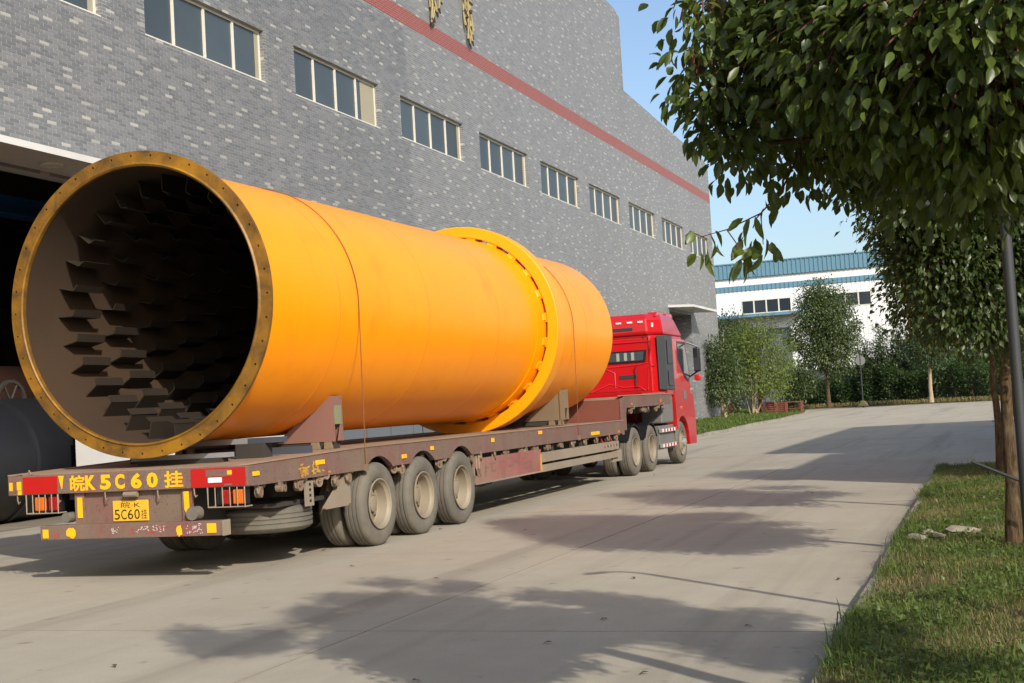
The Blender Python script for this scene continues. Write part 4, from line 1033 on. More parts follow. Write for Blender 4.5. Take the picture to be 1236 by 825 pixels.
# loose steel sections lying across the deck below the mouth
B = Root('steel_section', (-8.78, 13.25, 1.2)); tag(B.e, 'light and dark steel section lying across the deck below the drum mouth', 'steel bar', 'steel sections on the trailer deck')
for a, b, m_ in ((-9.9, -8.07, 'bar'), (-8.07, -7.62, 'bar_dark')): B.put(MB().box((a, 13.2, 1.335), (b, 13.3, 1.395)), 'section_piece', M[m_])
for x in (-9.6, -8.2): B.put(MB().box((x, 13.15, 1.17), (x+.35, 13.35, 1.335)), 'packing_block', M['chassis'])
B = Root('steel_section', (-8.78, 12.7, 1.2)); tag(B.e, 'short pale steel section on the deck just behind the rear beam', 'steel bar', 'steel sections on the trailer deck')
B.put(MB().box((-9.2, 12.62, 1.215), (-7.96, 12.74, 1.265)), 'section_piece', M['bar']); B.put(MB().box((-9.1, 12.6, 1.155), (-8.05, 12.76, 1.215)), 'packing_block', M['chassis'])
B = Root('steel_section', (-8.0, 13.6, 1.2)); tag(B.e, 'dark steel section on the deck beside the rear saddle foot', 'steel bar', 'steel sections on the trailer deck')
B.put(MB().box((-9.0, 13.7, 1.18), (-7.6, 13.82, 1.265)), 'section_piece', M['bar_dark'])
# wire ropes over the drum
def tie(y, label):
    S = Root('tie_rope', (DX, y, 1.2)); tag(S.e, label, 'rope', 'ropes tying the drum to the trailer')
    pts = []
    for k in range(49):
        a = R(-2)+(R(182)-R(-2))*k/48; pts.append((DX+(RS+.016)*math.cos(a), y, DZ+(RS+.016)*math.sin(a)))
    pts = [(XR+.02, y+.02, .95), (XR+.016, y+.02, 1.2)]+pts+[(XL-.016, y+.02, 1.2), (XL-.02, y+.02, .95)]
    S.put(MB().tube(pts, .0065, 6), 'wire_rope', M['rope'])
    for x in (XR+.02, XL-.02): S.put(MB().box((x-.02, y-.01, .92), (x+.02, y+.05, 1.0)), 'rope_clamp', M['winch'])
tie(14.5, 'thin dark rope over the drum behind its open mouth'); tie(22.85, 'thin dark rope over the drum beyond the riding ring')

# ------------------------------------------------------------------ the red truck tractor
CX = -8.78
TK = Root('red_truck', (CX, 30, 0)); tag(TK.e, 'red high roofed truck tractor pulling the drum trailer', 'truck')
for y in (27.4, 28.75):
    make_wheel(TK, -7.5, y, 1); make_wheel(TK, -10.06, y, -1)
make_wheel(TK, -7.54, 31.75, 1, False, True); make_wheel(TK, -10.02, 31.75, -1, False, True)
fr = MB()
for x in (-9.2, -8.36): fr.box((x-.05, 26.6, .62), (x+.05, 32.6, .92))
for y in (27.4, 28.75, 31.75): fr.lathe([(-9.9, .09), (-7.7, .09)], 0, (0, y, .5), 12)
fr.box((-9.6, 27.2, .95), (-7.95, 29.0, 1.08)); fr.box((-9.3, 27.7, 1.08), (-8.25, 28.6, 1.27))
TK.put(fr, 'truck_frame', M['chassis'])
for s in (1, -1):
    mg = MB(); x0 = CX+s*(1.28-.62); x1 = CX+s*1.27
    for yc in (27.4, 28.75):
        ang = [R(25), R(60), R(90), R(120), R(155)]
        pts = [(yc+.56*math.cos(a), .5+.56*math.sin(a)) for a in ang]
        for (ya, za), (yb_, zb) in zip(pts, pts[1:]):
            mg.hexa([(x0, ya, za), (x1, ya, za), (x1, yb_, zb), (x0, yb_, zb), (x0, ya, za+.015), (x1, ya, za+.015), (x1, yb_, zb+.015), (x0, yb_, zb+.015)])
    TK.put(mg, 'rear_mudguard', M['black_plastic'])
# cab body: a ring of outlines (half width, rear y, front y) by height, chamfered rear corners
def cab_section(z, hw, yr, yf, ch=.22, chf=.18, chy=.42):
    return [(CX+hw-ch, yr, z), (CX+hw, yr+chy, z), (CX+hw, yf-chf*1.4, z), (CX+hw-chf, yf, z), (CX-hw+chf, yf, z), (CX-hw, yf-chf*1.4, z), (CX-hw, yr+chy, z), (CX-hw+ch, yr, z)]
def loft(secs):
    mb = MB(); n = len(secs[0])
    for s in secs: mb.v += s
    for i in range(len(secs)-1):
        for k in range(n): mb.f.append([i*n+k, i*n+(k+1) % n, (i+1)*n+(k+1) % n, (i+1)*n+k]); mb.sm.append(False); mb.mi.append(0)
    mb.f.append(list(range(n-1, -1, -1))); mb.f.append([(len(secs)-1)*n+k for k in range(n)]); mb.sm += [False, False]; mb.mi += [0, 0]
    return mb
YR = 30.05
cab = loft([cab_section(1.62, 1.26, YR+.02, 33.0), cab_section(1.75, 1.27, YR, 33.05), cab_section(2.2, 1.27, YR, 33.0), cab_section(2.95, 1.25, YR+.02, 32.55), cab_section(3.02, 1.24, YR+.04, 32.45)])
TK.put(cab, 'cab', M['cab_red'], bevel=.03)
lowc = MB()
for s in (1, -1):
    x0, x1 = CX+s*1.0, CX+s*1.275
    arch = [(31.75+.62*math.cos(a), .5+.62*math.sin(a)) for a in np.linspace(R(8), R(150), 14)]
    poly = [(33.12, .42), (33.14, .9), (33.1, 1.3), (33.04, 1.66), (31.12, 1.66), (31.14, 1.2), (31.2, .83)]+[p for p in arch[::-1]]+[(32.42, .42)]
    lowc.prism(poly, 0, x0, x1)
lowc.box((CX-1.0, 32.75, .42), (CX+1.0, 33.1, 1.62))
TK.put(lowc, 'cab_lower', M['cab_red'], bevel=.02)
roof = loft([cab_section(3.02, 1.235, YR+.03, 32.5, .26), cab_section(3.08, 1.25, YR-.02, 32.5, .26), cab_section(3.40, 1.20, YR+.03, 32.05, .24), cab_section(3.52, 1.12, YR+.22, 31.85, .24)])
TK.put(roof, 'roof_deflector', M['cab_red'], bevel=.03)
hl = MB()
for k in range(2): hl.prism([(YR+.35+.9*k, 3.46), (YR+.45+.9*k, 3.56), (YR+1.0+.9*k, 3.57), (YR+1.1+.9*k, 3.46)], 0, CX+.9, CX+1.12)
TK.put(hl, 'roof_bulge', M['cab_red'], bevel=.02)
for k, x in enumerate((-9.6, -9.2, -8.8, -8.46, -8.20, -7.95)):
    TK.put(MB().box((x-.06, YR-.005, 3.315), (x+.06, YR+.03, 3.35)), 'marker_strip', M['tape_white'])
TK.put(MB().box((-7.72, YR+.11, 3.2), (-7.695, YR+.2, 3.3)), 'marker_strip', M['tape_white'])
# rear wall: window, vents, pressed panels
rw = TK.put(MB().prism([(-9.75, 2.42), (-7.88, 2.42), (-7.84, 2.69), (-9.72, 2.69)], 1, YR-.022, YR+.03), 'rear_window', M['black_plastic'])
TK.put(MB().prism([(-9.68, 2.455), (-7.935, 2.455), (-7.90, 2.655), (-9.66, 2.655)], 1, YR-.028, YR-.0225), 'window_pane', M['glass'], rw)
for x in (-8.55, -8.37, -8.2): TK.put(MB().box((x, YR-.031, 2.465), (x+.07, YR-.0285, 2.645)), 'window_reflection_strip' if False else 'curtain_strip', M['curtain_grey'], rw)  # pale strips paint reflections onto the rear window glass
for x0, x1, z0, z1 in ((-8.52, -8.12, 2.05, 2.14), (-9.5, -8.13, 3.13, 3.215), (-9.5, -9.1, 2.05, 2.14)): TK.put(MB().box((x0, YR-.014, z0), (x1, YR+.05, z1)), 'rear_vent', M['lamp_grey'], bevel=.008)
pp_ = MB()
def bead(pts, r=.018): pp_.tube([(x, YR+.004, z) for x, z in pts], r, 8)
bead([(-8.9, 2.33), (-8.05, 2.36), (-7.80, 2.40), (-7.74, 2.75), (-7.72, 2.92)]); bead([(-7.86, 1.78), (-7.82, 2.28), (-7.66, 2.34)]); bead([(-9.2, 1.78), (-8.75, 1.95), (-8.45, 1.86), (-8.05, 1.86), (-7.92, 1.76)])
bead([(-9.9, 2.88), (-7.72, 2.88)], .014); bead([(-8.62, 1.85), (-8.62, 2.2), (-8.85, 2.3)])
TK.put(pp_, 'pressed_bead', M['cab_red'])
gp = MB()
for x in (-7.90, -9.66): gp.box((x-.005, YR-.002, 2.95), (x+.005, YR+.01, 3.0))
gp.box((-9.8, YR-.0015, 2.985), (-7.78, YR+.004, 2.997)); gp.box((-7.795, YR+.0, 1.72), (-7.787, YR+.02, 2.98)); gp.box((-9.7, YR-.004, 1.765), (-7.85, YR+.004, 1.775))
TK.put(gp, 'panel_gap', M['black_plastic'])
for k, (x, mt) in enumerate(((-8.55, 'tape_red'), (-8.48, 'yellow'), (-8.40, 'rubber_dark'))):
    cp = [(x+.035*math.cos(i*.9), YR-.05-.012*i, 1.62-.012*i+.035*math.sin(i*.9)) for i in range(40)]
    TK.put(MB().tube(cp, .008, 5), 'air_hose', M[mt])
TK.put(MB().tube([(-8.1, YR-.005, 1.85), (-8.1, YR-.06, 1.87), (-8.1, YR-.06, 2.3), (-8.1, YR-.005, 2.32)], .012, 6), 'grab_rail', M['black_plastic'])
TK.put(MB().lathe([(1.0, .07), (2.6, .07), (2.62, .055), (2.62, .0001)], 2, (-9.55, YR-.14, 0), 14), 'exhaust_stack', M['alloy'])
# dark side fairings
for s in (1, -1):
    f = MB(); o_ = CX+s*1.285
    a = [(CX+s*1.15, YR+.12), (CX+s*1.272, YR+.36), (CX+s*1.28, 31.03)]
    for (xa, ya), (xb, yb_) in zip(a, a[1:]):
        nx, ny_ = (yb_-ya), -(xb-xa); L = math.hypot(nx, ny_); nx, ny_ = nx/L*.03*1, ny_/L*.03
        if s < 0: nx, ny_ = -nx, -ny_
        f.hexa([(xa, ya, 1.77), (xb, yb_, 1.75), (xb+nx, yb_+ny_, 1.75), (xa+nx, ya+ny_, 1.77), (xa, ya, 3.0), (xb, yb_, 3.0), (xb+nx, yb_+ny_, 3.0), (xa+nx, ya+ny_, 3.0)])
    fo = TK.put(f, 'side_fairing', M['cab_grey'], bevel=.01)
    TK.put(MB().box((CX+s*1.317, YR+.42, 2.35), (CX+s*1.327, 30.95, 2.9)), 'fairing_panel', M['cab_grey'], fo, bevel=.006)
    TK.put(MB().box((CX+s*1.317, YR+.42, 1.85), (CX+s*1.327, 30.95, 2.2)), 'fairing_panel', M['cab_grey'], fo, bevel=.006)
    TK.put(MB().box((CX+s*.75, 29.95, 1.0), (CX+s*1.24, 31.0, 1.70)), 'air_filter', M['cab_lowgrey'], bevel=.04)
    st = TK.put(MB().box((CX+s*.8, 29.75, .42), (CX+s*1.2, 31.1, .95)), 'battery_box', M['cab_lowgrey'], bevel=.02)
    for z in (.5, .84):
        TK.put(MB().box((CX+s*1.2, 29.72, z-.04), (CX+s*1.27, 31.12, z+.045)), 'step_tread', M['alloy'], st)
        for k in range(10):
            TK.put(MB().box((CX+s*1.268, 29.75+k*.136, z-.032), (CX+s*1.274, 29.75+k*.136+.126, z+.036)), 'reflective_tape', M['tape_red'] if k % 2 else M['tape_white'], st)
    # door with its window, handle, indicator
    dr = MB().prism([(31.12, 1.22), (32.62, 1.22), (32.75, 1.7), (32.78, 2.0), (32.5, 2.88), (32.38, 2.95), (31.14, 2.95)], 0, CX+s*1.262, CX+s*1.282)
    d = TK.put(dr, 'door', M['cab_red'], bevel=.012)
    wv = MB().prism([(31.62, 2.84), (32.36, 2.84), (32.68, 2.1), (32.55, 1.98), (32.2, 2.1), (31.66, 2.5)], 0, CX+s*1.281, CX+s*1.288); TK.put(wv, 'door_window', M['glass_dark'], d)
    wf = MB().prism([(31.56, 2.9), (32.42, 2.9), (32.77, 2.06), (32.55, 1.9), (32.14, 2.04), (31.58, 2.46)], 0, CX+s*1.28, CX+s*1.284); TK.put(wf, 'window_rubber', M['black_plastic'], d)
    TK.put(MB().box((CX+s*1.283, 31.95, 1.5), (CX+s*1.30, 32.2, 1.72)), 'door_handle', M['cab_lowgrey'], d, bevel=.006)
    TK.put(MB().box((CX+s*1.277, 31.55, 1.3), (CX+s*1.287, 31.75, 1.36)), 'indicator', M['amber'])
    mir = TK.put(MB().box((CX+s*1.42, 32.62, 2.16), (CX+s*1.58, 32.78, 2.76)), 'mirror', M['black_plastic'], bevel=.04)
    TK.put(MB().box((CX+s*1.44, 32.61, 2.2), (CX+s*1.565, 32.618, 2.5)), 'mirror_glass', M['glass_dark'], mir)
    TK.put(MB().tube([(CX+s*1.26, 32.6, 2.9), (CX+s*1.52, 32.7, 2.78)], .02, 8), 'mirror_arm', M['black_plastic'], mir)
    TK.put(MB().tube([(CX+s*1.26, 32.8, 2.05), (CX+s*1.52, 32.7, 2.18)], .02, 8), 'mirror_arm', M['black_plastic'], mir)
    TK.put(MB().box((CX+s*1.40, 32.7, 1.95), (CX+s*1.55, 32.85, 2.1)), 'mirror', M['cab_red'], bevel=.03)
TK.put(MB().prism([(33.03, 1.95), (32.60, 2.92), (32.57, 2.92), (33.0, 1.95)], 0, CX-1.08, CX+1.08), 'windscreen', M['glass_dark'])
TK.put(MB().box((CX-1.1, 33.08, .42), (CX+1.1, 33.2, .95)), 'front_bumper', M['cab_red'], bevel=.04)

# ------------------------------------------------------------------ trees and plants
def tips_in_lumps(lumps, n, seed, shell=.55):
    """twig tips spread through a crown made of overlapping lumps; more of them near each lump's skin"""
    r = np.random.default_rng(seed); vol = np.array([max(l[1], .12)**2.2 for l in lumps]); k = r.choice(len(lumps), n, p=vol/vol.sum())
    d = r.normal(size=(n, 3)); d /= np.linalg.norm(d, axis=1, keepdims=True)
    rad = np.where(r.uniform(size=n) < shell, r.uniform(.72, 1.06, n), r.uniform(.15, 1, n)**.5)
    C = np.array([l[0] for l in lumps]); Rr = np.array([l[1] for l in lumps]); sq = np.array([l[2] if len(l) > 2 else .8 for l in lumps])
    P = C[k]+d*(rad*Rr[k])[:, None]*np.stack([np.ones(n), np.ones(n), sq[k]], 1)
    return P, d, k
def foliage(P, d, per, L, W, seed, droop=.5, spread=.16, upn=.7):
    """a spray of leaves at every tip"""
    r = np.random.default_rng(seed); n = len(P)
    Q = np.repeat(P, per, 0); dd = np.repeat(d, per, 0); m = len(Q)
    off = np.clip(r.normal(size=(m, 3)), -1.25, 1.25)*spread; Q = Q+off
    D = dd*.55+off/spread*.38+r.normal(size=(m, 3))*.35; D[:, 2] -= droop
    N = np.stack([r.normal(size=m)*.45, r.normal(size=m)*.45, np.full(m, upn)], 1)+dd*.25
    Ls = L*r.uniform(.6, 1.2, m); Ws = W*r.uniform(.75, 1.2, m)
    return Q, D, N, Ls, Ws, r.uniform(.1, .55, m)
def trunk_mb(base, top, r0, r1, seed, wob=.04, seg=12, n=12):
    r = random.Random(seed); base, top = Vector(base), Vector(top); pts = []; rs = []
    for i in range(n+1):
        u = i/n; p = base.lerp(top, u)+Vector((r.uniform(-wob, wob), r.uniform(-wob, wob), 0))*math.sin(math.pi*u)
        pts.append(p); rs.append((r0*(1-u)+r1*u)*(1.35-.35*min(1, u*7))*(1+r.uniform(-.05, .05)))
    mb = MB(); mb.tube(pts, rs, seg); return mb, pts
def add_limb(mb, a, b, r0, r1, seed, sag=.1, seg=7):
    r = random.Random(seed); a, b = Vector(a), Vector(b); n = 6; pts = []
    for i in range(n+1):
        u = i/n; pts.append(a.lerp(b, u)+Vector((r.uniform(-.04, .04), r.uniform(-.04, .04), sag*math.sin(math.pi*u)))*(b-a).length*.5)
    mb.tube(pts, [r0+(r1-r0)*i/n for i in range(n+1)], seg)
CAM = np.array([0, 0, 1.5])
def shift(mb, o): mb.v = [tuple(Vector(p)-o) for p in mb.v]; return mb
def street_tree(base, lumps, top, label, group, seed, ntips, per, L, W, leafmat, bark, r0=.11, twigs=True, single=0, lean=(0, 0), name='street_tree', limbs=True, extra=None, droop=.5, spread=.16):
    o = Vector(base); e = empty(name, o); tag(e, label, 'tree', group)
    tb, pts = trunk_mb(base, (top[0], top[1], top[2]), r0, r0*.6, seed, .018)
    c = np.array([l[0] for l in lumps])
    if limbs:
        for i, l in enumerate(lumps):
            a = min(pts[len(pts)//3:], key=lambda p: (Vector(l[0])-p).length+abs(l[0][2]-.5*l[1]-p.z)*.6)
            add_limb(tb, a, Vector(l[0]), max(.012, r0*.32*min(1, l[1])), .008, seed*31+i)
    shift(tb, o).build('trunk', bark, e)
    P, d, k = tips_in_lumps(lumps, ntips, seed+100)
    if twigs:
        tw = MB(); rr = random.Random(seed); C = np.array([l[0] for l in lumps])
        for i in range(0, len(P), twigs if isinstance(twigs, int) and twigs > 1 else 1):
            p = Vector(P[i]); q = p.lerp(Vector(C[k[i]]), .55)+Vector((0, 0, .06))
            tw.tube([q, q.lerp(p, .55)+Vector((0, 0, .05)), p], [.007, .005, .003], 4, caps=False)
        shift(tw, o).build('twigs', M['twig'], e)['kind'] = 'stuff'
    Q, D, N, Ls, Ws, cu = foliage(P, d, per, L, W, seed+7, droop, spread)
    keep = np.ones(len(Q), bool)
    if single:                              # the leaves that show largest are parts of their own
        v = Q-CAM; dist = np.linalg.norm(v, axis=1); az = np.degrees(np.arctan2(-v[:, 0], v[:, 1])); elv = np.degrees(np.arctan2(v[:, 2], np.hypot(v[:, 0], v[:, 1])))
        ok = (az > .8) & (az < 14.6) & (elv > -1) & (elv < 15.5)
        idx = np.argsort(np.where(ok, dist/Ls, 1e9))[:single]; keep[idx] = False
        for t in idx:
            V, F = fine_leaf_array(Q[t:t+1]*0, D[t:t+1], N[t:t+1], Ls[t:t+1], Ws[t:t+1], cu[t:t+1])
            smooth(np_mesh('leaf', V, F, leafmat, e)).location = Q[t]-np.array(base)
    V, F = (fine_leaf_array if single else leaf_array)(Q[keep], D[keep], N[keep], Ls[keep], Ws[keep], cu[keep])
    f = np_mesh('foliage', V-np.array(base), F, leafmat, e); f['kind'] = 'stuff'
    if single: smooth(f)
    return e

def scat(lumps, keep):
    """the crown's upper and rear masses broken into separate sprays with gaps between them"""
    r = random.Random(len(lumps)); out = list(lumps[:keep]) if keep < len(lumps) else list(lumps)
    for c, R_ in [(l[0], l[1]) for l in lumps[keep:]]:
        for k in range(6):
            d = Vector((r.gauss(0, 1), r.gauss(0, 1), r.gauss(0, .8))).normalized()*R_*r.uniform(.5, 1.0)
            out.append(((c[0]+d.x, c[1]+d.y, c[2]+d.z), R_*r.uniform(.25, .4)))
    return out
# nearest tree: crown hangs into the picture from the upper right
lumA = [((-.53, 5.4, 2.97), .42), ((-.82, 5.2, 2.95), .22), ((-.98, 4.95, 2.95), .11), ((-.92, 5.1, 2.98), .12), ((-.92, 5.1, 2.66), .14), ((-.93, 5.15, 2.46), .06), ((-.76, 5.6, 2.72), .26), ((-.86, 5.3, 2.78), .1), ((-1.02, 4.95, 2.72), .06), ((-.98, 5.1, 2.56), .05), ((-.72, 5.5, 2.44), .08), ((-.6, 6.2, 2.48), .08), ((-.45, 6.2, 2.45), .1), ((-.3, 5.6, 2.3), .1),
        ((-.27, 4.9, 2.75), .52), ((.05, 4.8, 2.72), .6), ((-.12, 5.0, 2.42), .28), ((-.48, 6.3, 2.78), .3), ((-.72, 6.35, 2.62), .13), ((-.56, 6.3, 2.58), .14), ((-.02, 5.2, 2.30), .24), ((-.3, 5.9, 2.58), .22),
        ((.4, 5.9, 3.4), .9), ((-.2, 5.6, 3.6), .55), ((.7, 5.6, 3.5), .75), ((.2, 5.3, 4.1), .7), ((-.45, 5.2, 3.6), .4), ((1.1, 6.2, 3.2), .7), ((.6, 5.6, 4.4), .6), ((.5, 3.0, 4.5), .5), ((.1, 3.3, 4.5), .4), ((.8, 3.9, 4.6), .55), ((1.7, 5.4, 3.3), .75), ((2.3, 4.8, 3.4), .7), ((2.8, 4.3, 3.5), .65), ((3.3, 3.9, 3.5), .6), ((1.6, 4.2, 4.2), .6)]
GT = 'street trees along the right kerb'
eA = street_tree((.42, 5.6, .1), scat(lumA, 22), (.4, 5.4, 3.9), 'nearest street tree with glossy leaves hanging from the upper right', GT, 5, 4700, 13, .072, .031, M['leaf_near'], M['bark'], .085, True, 300, spread=.075, droop=.55)
# low hanging twig of the same tree
def hanging_twig(e, base, pts, tipsat, seed):
    o = Vector(base); mb = MB().tube(pts, [.0045-.003*i/(len(pts)-1) for i in range(len(pts))], 5); shift(mb, o).build('hanging_twig', M['twig'], e)
    tw = MB()
    for t in tipsat:
        t = Vector(t); q = min((Vector(p) for p in pts), key=lambda p: (p-t).length); tw.tube([q, q.lerp(t, .5)+Vector((0, 0, .01)), t], [.003, .0025, .002], 4, caps=False)
    shift(tw, o).build('twigs', M['twig'], e)['kind'] = 'stuff'
    P = np.array(tipsat); d = np.tile(np.array([[-.3, 0, -.5]]), (len(P), 1))
    Q, D, N, Ls, Ws, cu = foliage(P, d, 10, .085, .034, seed, .9, .032, .3)
    for t in range(len(Q)):
        V, F = fine_leaf_array(Q[t:t+1]*0, D[t:t+1], N[t:t+1], Ls[t:t+1], Ws[t:t+1], cu[t:t+1]); smooth(np_mesh('leaf', V, F, M['leaf_near'], e)).location = Q[t]-np.array(base)
hanging_twig(eA, (.42, 5.6, .1), [(-.72, 5.3, 2.45), (-.78, 5.15, 2.28), (-.84, 5.0, 2.18), (-.95, 4.9, 2.12), (-1.04, 4.87, 2.10)], [(-.86, 4.93, 2.12), (-.83, 4.95, 2.06), (-.89, 4.9, 2.0), (-1.02, 4.87, 2.08), (-.8, 5.1, 2.25), (-.76, 5.2, 2.36)], 77)
lumB = [((-.62, 11.0, 3.1), .5), ((-.5, 11.4, 2.8), .5), ((-.1, 11.6, 2.75), .7), ((-.52, 11.2, 2.42), .36), ((-.36, 11.3, 2.1), .3), ((-.02, 12.0, 2.2), .5), ((-.1, 11.5, 2.3), .42), ((-.85, 11.3, 3.45), .4), ((-.62, 11.5, 2.62), .22), ((-1.0, 11.2, 3.25), .16),
        ((0, 11.8, 4.3), 1.0), ((.7, 11.4, 3.5), .9), ((-.3, 12.4, 4.0), .8), ((.5, 12.7, 4.2), .9), ((.2, 12.9, 2.7), .6), ((-.6, 12.3, 4.5), .6), ((.4, 11.0, 4.6), .7)]
street_tree((-.13, 12.6, .1), scat(lumB, 12), (-.03, 12.55, 3.4), 'second street tree with the thick brown trunk standing in the grass verge', GT, 8, 5600, 14, .072, .032, M['leaf_mid'], M['bark'], .062, 3, spread=.12)
lumC = [((-.5, 16.6, 3.1), .9), ((-.8, 16.9, 2.6), .6), ((0, 16.6, 4.2), 1.1), ((.5, 17.2, 3.6), 1.0), ((-.2, 17.6, 3.3), .9), ((-.9, 17.2, 3.4), .6), ((-.3, 16.4, 2.4), .5)]
street_tree((.02, 17.0, .12), scat(lumC, 2), (-.1, 16.9, 3.4), 'third street tree hidden behind the thick trunk', GT, 12, 2200, 12, .085, .042, M['leaf_mid'], M['bark'], .06, False)
lumD = [((-.5, 21.8, 3.2), .8), ((-.9, 22.2, 2.7), .55), ((.1, 22.0, 3.6), 1.0), ((.4, 22.6, 3.0), .8), ((-.4, 22.9, 3.1), .7)]
street_tree((-.33, 22.3, .12), lumD, (-.35, 22.2, 3.4), 'farthest street tree with the slimmer trunk at the end of the verge', GT, 15, 1500, 12, .085, .042, M['leaf_mid'], M['bark'], .062, False)
# bamboo stake leaning on the second trunk
sb = MB().tube([(-.42, 12.3, .86), (.25, 12.2, .55)], .014, 8); o = sb.build('support_stake', M['lamp_grey']); tag(o, 'thin grey green stake tied across the street tree trunks', 'stake')
# lamp post whose shadow lies on the paving
lp = empty('street_lamp', (.0, 8.85, gz(8.85)+.08)); tag(lp, 'thin grey lamp post at the right edge beside the street trees', 'lamp post')
MB().tube([(0, 0, -.1), (0, 0, 2.5), (-.02, 0, 2.6), (-.12, 0, 2.68), (-.3, 0, 2.66)], [.036, .034, .03, .026, .024], 12).build('pole', M['lamp_grey'], lp)
MB().lathe([(-.02, .05), (.12, .055)], 2, (0, 0, 0), 12).build('pole_base', M['lamp_grey'], lp)
MB().hexa([(-.55, -.07, 2.55), (-.26, -.05, 2.63), (-.26, .05, 2.63), (-.55, .07, 2.55), (-.53, -.05, 2.60), (-.27, -.04, 2.69), (-.27, .04, 2.69), (-.53, .05, 2.60)]).build('lamp_head', M['lamp_grey'], lp, bevel=.01)
# rubble on the verge
for i, (x, y, s) in enumerate(((-.98, 13.3, .12), (-.80, 13.35, .1), (-.62, 13.55, .13), (-.5, 13.5, .08), (-.9, 13.6, .07))):
    r = random.Random(i+40); mb = MB(); bm2 = bmesh.new(); bmesh.ops.create_icosphere(bm2, subdivisions=2, radius=1)
    vs = [Vector((v.co.x*s*r.uniform(.7, 1.3), v.co.y*s*.7*r.uniform(.7, 1.25), v.co.z*s*.4*r.uniform(.5, 1.3))) for v in bm2.verts]
    bm2.verts.index_update(); mb.add(vs, [[v.index for v in f.verts] for f in bm2.faces]); bm2.free()
    o = mb.build('rubble_stone', M['stone']); o.location = (x, y, verge_z(x, y)+.04); o.rotation_euler.z = r.uniform(0, 3)
    tag(o, ['leftmost long pale rubble stone on the grass verge', 'pale rubble stone next to the leftmost one on the verge', 'largest pale rubble stone at the right of the group', 'small pale stone at the right end of the rubble group', 'smallest pale stone lying behind the rubble group'][i], 'stone', 'pale rubble stones on the grass verge')
# fallen leaves on the paving
r_ = np.random.default_rng(51); n = 16
Pf = np.stack([r_.uniform(-9, -1.4, n), 7+22*r_.uniform(0, 1, n)**1.5, np.zeros(n)], 1); Pf[:, 2] = np.array([gz(y) for y in Pf[:, 1]])+.012
V, F = leaf_array(Pf, np.stack([r_.normal(size=n), r_.normal(size=n), 0*r_.uniform(size=n)], 1), np.tile([[.1, .1, 1.]], (n, 1)), .075, .04, .3)
tag(np_mesh('fallen_leaves', V, F, M['bark']), kind='stuff')

# ---- planting at the far end
def gzb(x, y): return bank_z(x, y)
def shrub(x, y, h, rad, label, seed, mat, name='shrub', n=500, per=9, L=.16, W=.07, stems=5, bark='bark_pale', z0=None, group=None, low=.25, cat='shrub', droop=.3):
    z = gzb(x, y) if z0 is None else z0; o = Vector((x, y, z)); e = empty(name, o); tag(e, label, cat, group); r = random.Random(seed)
    lumps = []
    nl = 9
    for i in range(nl):
        u = (i+.5)/nl; a = i*2.4; rr = rad*(.55 if u < .8 else .3)
        w_ = rad*(.75 if .2 < u < .8 else .45)
        lumps.append(((x+rr*math.cos(a), y+rr*math.sin(a), z+h*(low+(1-low-.08)*u)), w_*r.uniform(.8, 1.1), .85))
    tb = MB()
    for i in range(stems):
        l = lumps[(i*2) % nl]; b0 = Vector((x+r.uniform(-.25, .25), y+r.uniform(-.2, .2), z-.1)); t = Vector(l[0])+Vector((0, 0, h*.12))
        tb.tube([b0, b0.lerp(t, .4)+Vector((r.uniform(-.1, .1), 0, .1)), t], [.07, .045, .012], 7)
    shift(tb, o).build('trunk', M[bark], e)
    P, d, k = tips_in_lumps(lumps, n, seed, .6); Q, D, N, Ls, Ws, cu = foliage(P, d, per, L, W, seed+3, droop, .22)
    V, F = leaf_array(Q, D, N, Ls, Ws, cu); np_mesh('foliage', V-np.array(o), F, mat, e)['kind'] = 'stuff'
    return e
shrub(-15.35, 74.5, 4.9, 1.15, 'grey green bushy shrub against the end of the factory wall behind the truck', 31, M['leaf_dull'], n=620, L=.2, W=.085, low=.12)
shrub(-15.6, 85.5, 6.0, 2.3, 'light green multi-stemmed tree with pale stems beyond the factory corner', 32, M['leaf_bamboo'], 'garden_tree', 1500, 10, .2, .07, 8, low=.2, cat='tree')
shrub(-18.3, 92, 7.2, 1.7, 'dark green tree behind the light green one beside the factory corner', 33, M['leaf_mid'], 'garden_tree', 800, 9, .24, .1, 3, 'bark', cat='tree')
shrub(-14.0, 93, 3.4, 1.2, 'small dark leafy tree right of the light green tree', 36, M['leaf_mid'], 'garden_tree', 420, 9, .22, .09, 3, 'bark', cat='tree', low=.35)
def lollipop(x, y, h, trunk_h, rad, label, seed, mat, n, bark='bark', group=None, r0=.14, L=.3, W=.14):
    z = gz(y)+.12; r = random.Random(seed); lumps = []
    nl = 11
    for i in range(nl):
        u = i/(nl-1); a = i*2.399; prof = math.sin(math.pi*(.18+.74*u))**.8
        rr = rad*.62*prof; lumps.append(((x+rr*math.cos(a), y+rr*math.sin(a), z+trunk_h+(h-trunk_h)*(.06+.86*u)), rad*(.36+.28*prof)*r.uniform(.85, 1.1), .8))
    return street_tree((x, y, z), lumps, (x+.05, y, z+h*.75), label, group, seed, n, 9, L, W, mat, M[bark], r0, False, 0, name='broadleaf_tree', spread=.28)
lollipop(-13.3, 103.6, 9.2, 2.9, 2.35, 'tall round crowned street tree with thin trunk before the white warehouse', 41, M['leaf_dull'], 2300, L=.24, W=.11)
lollipop(-5.85, 101.6, 4.9, 3.0, 1.5, 'young street tree with a pale bare trunk before the hedge', 42, M['leaf_conifer'], 900, 'bark_pale', r0=.16, L=.2, W=.09)
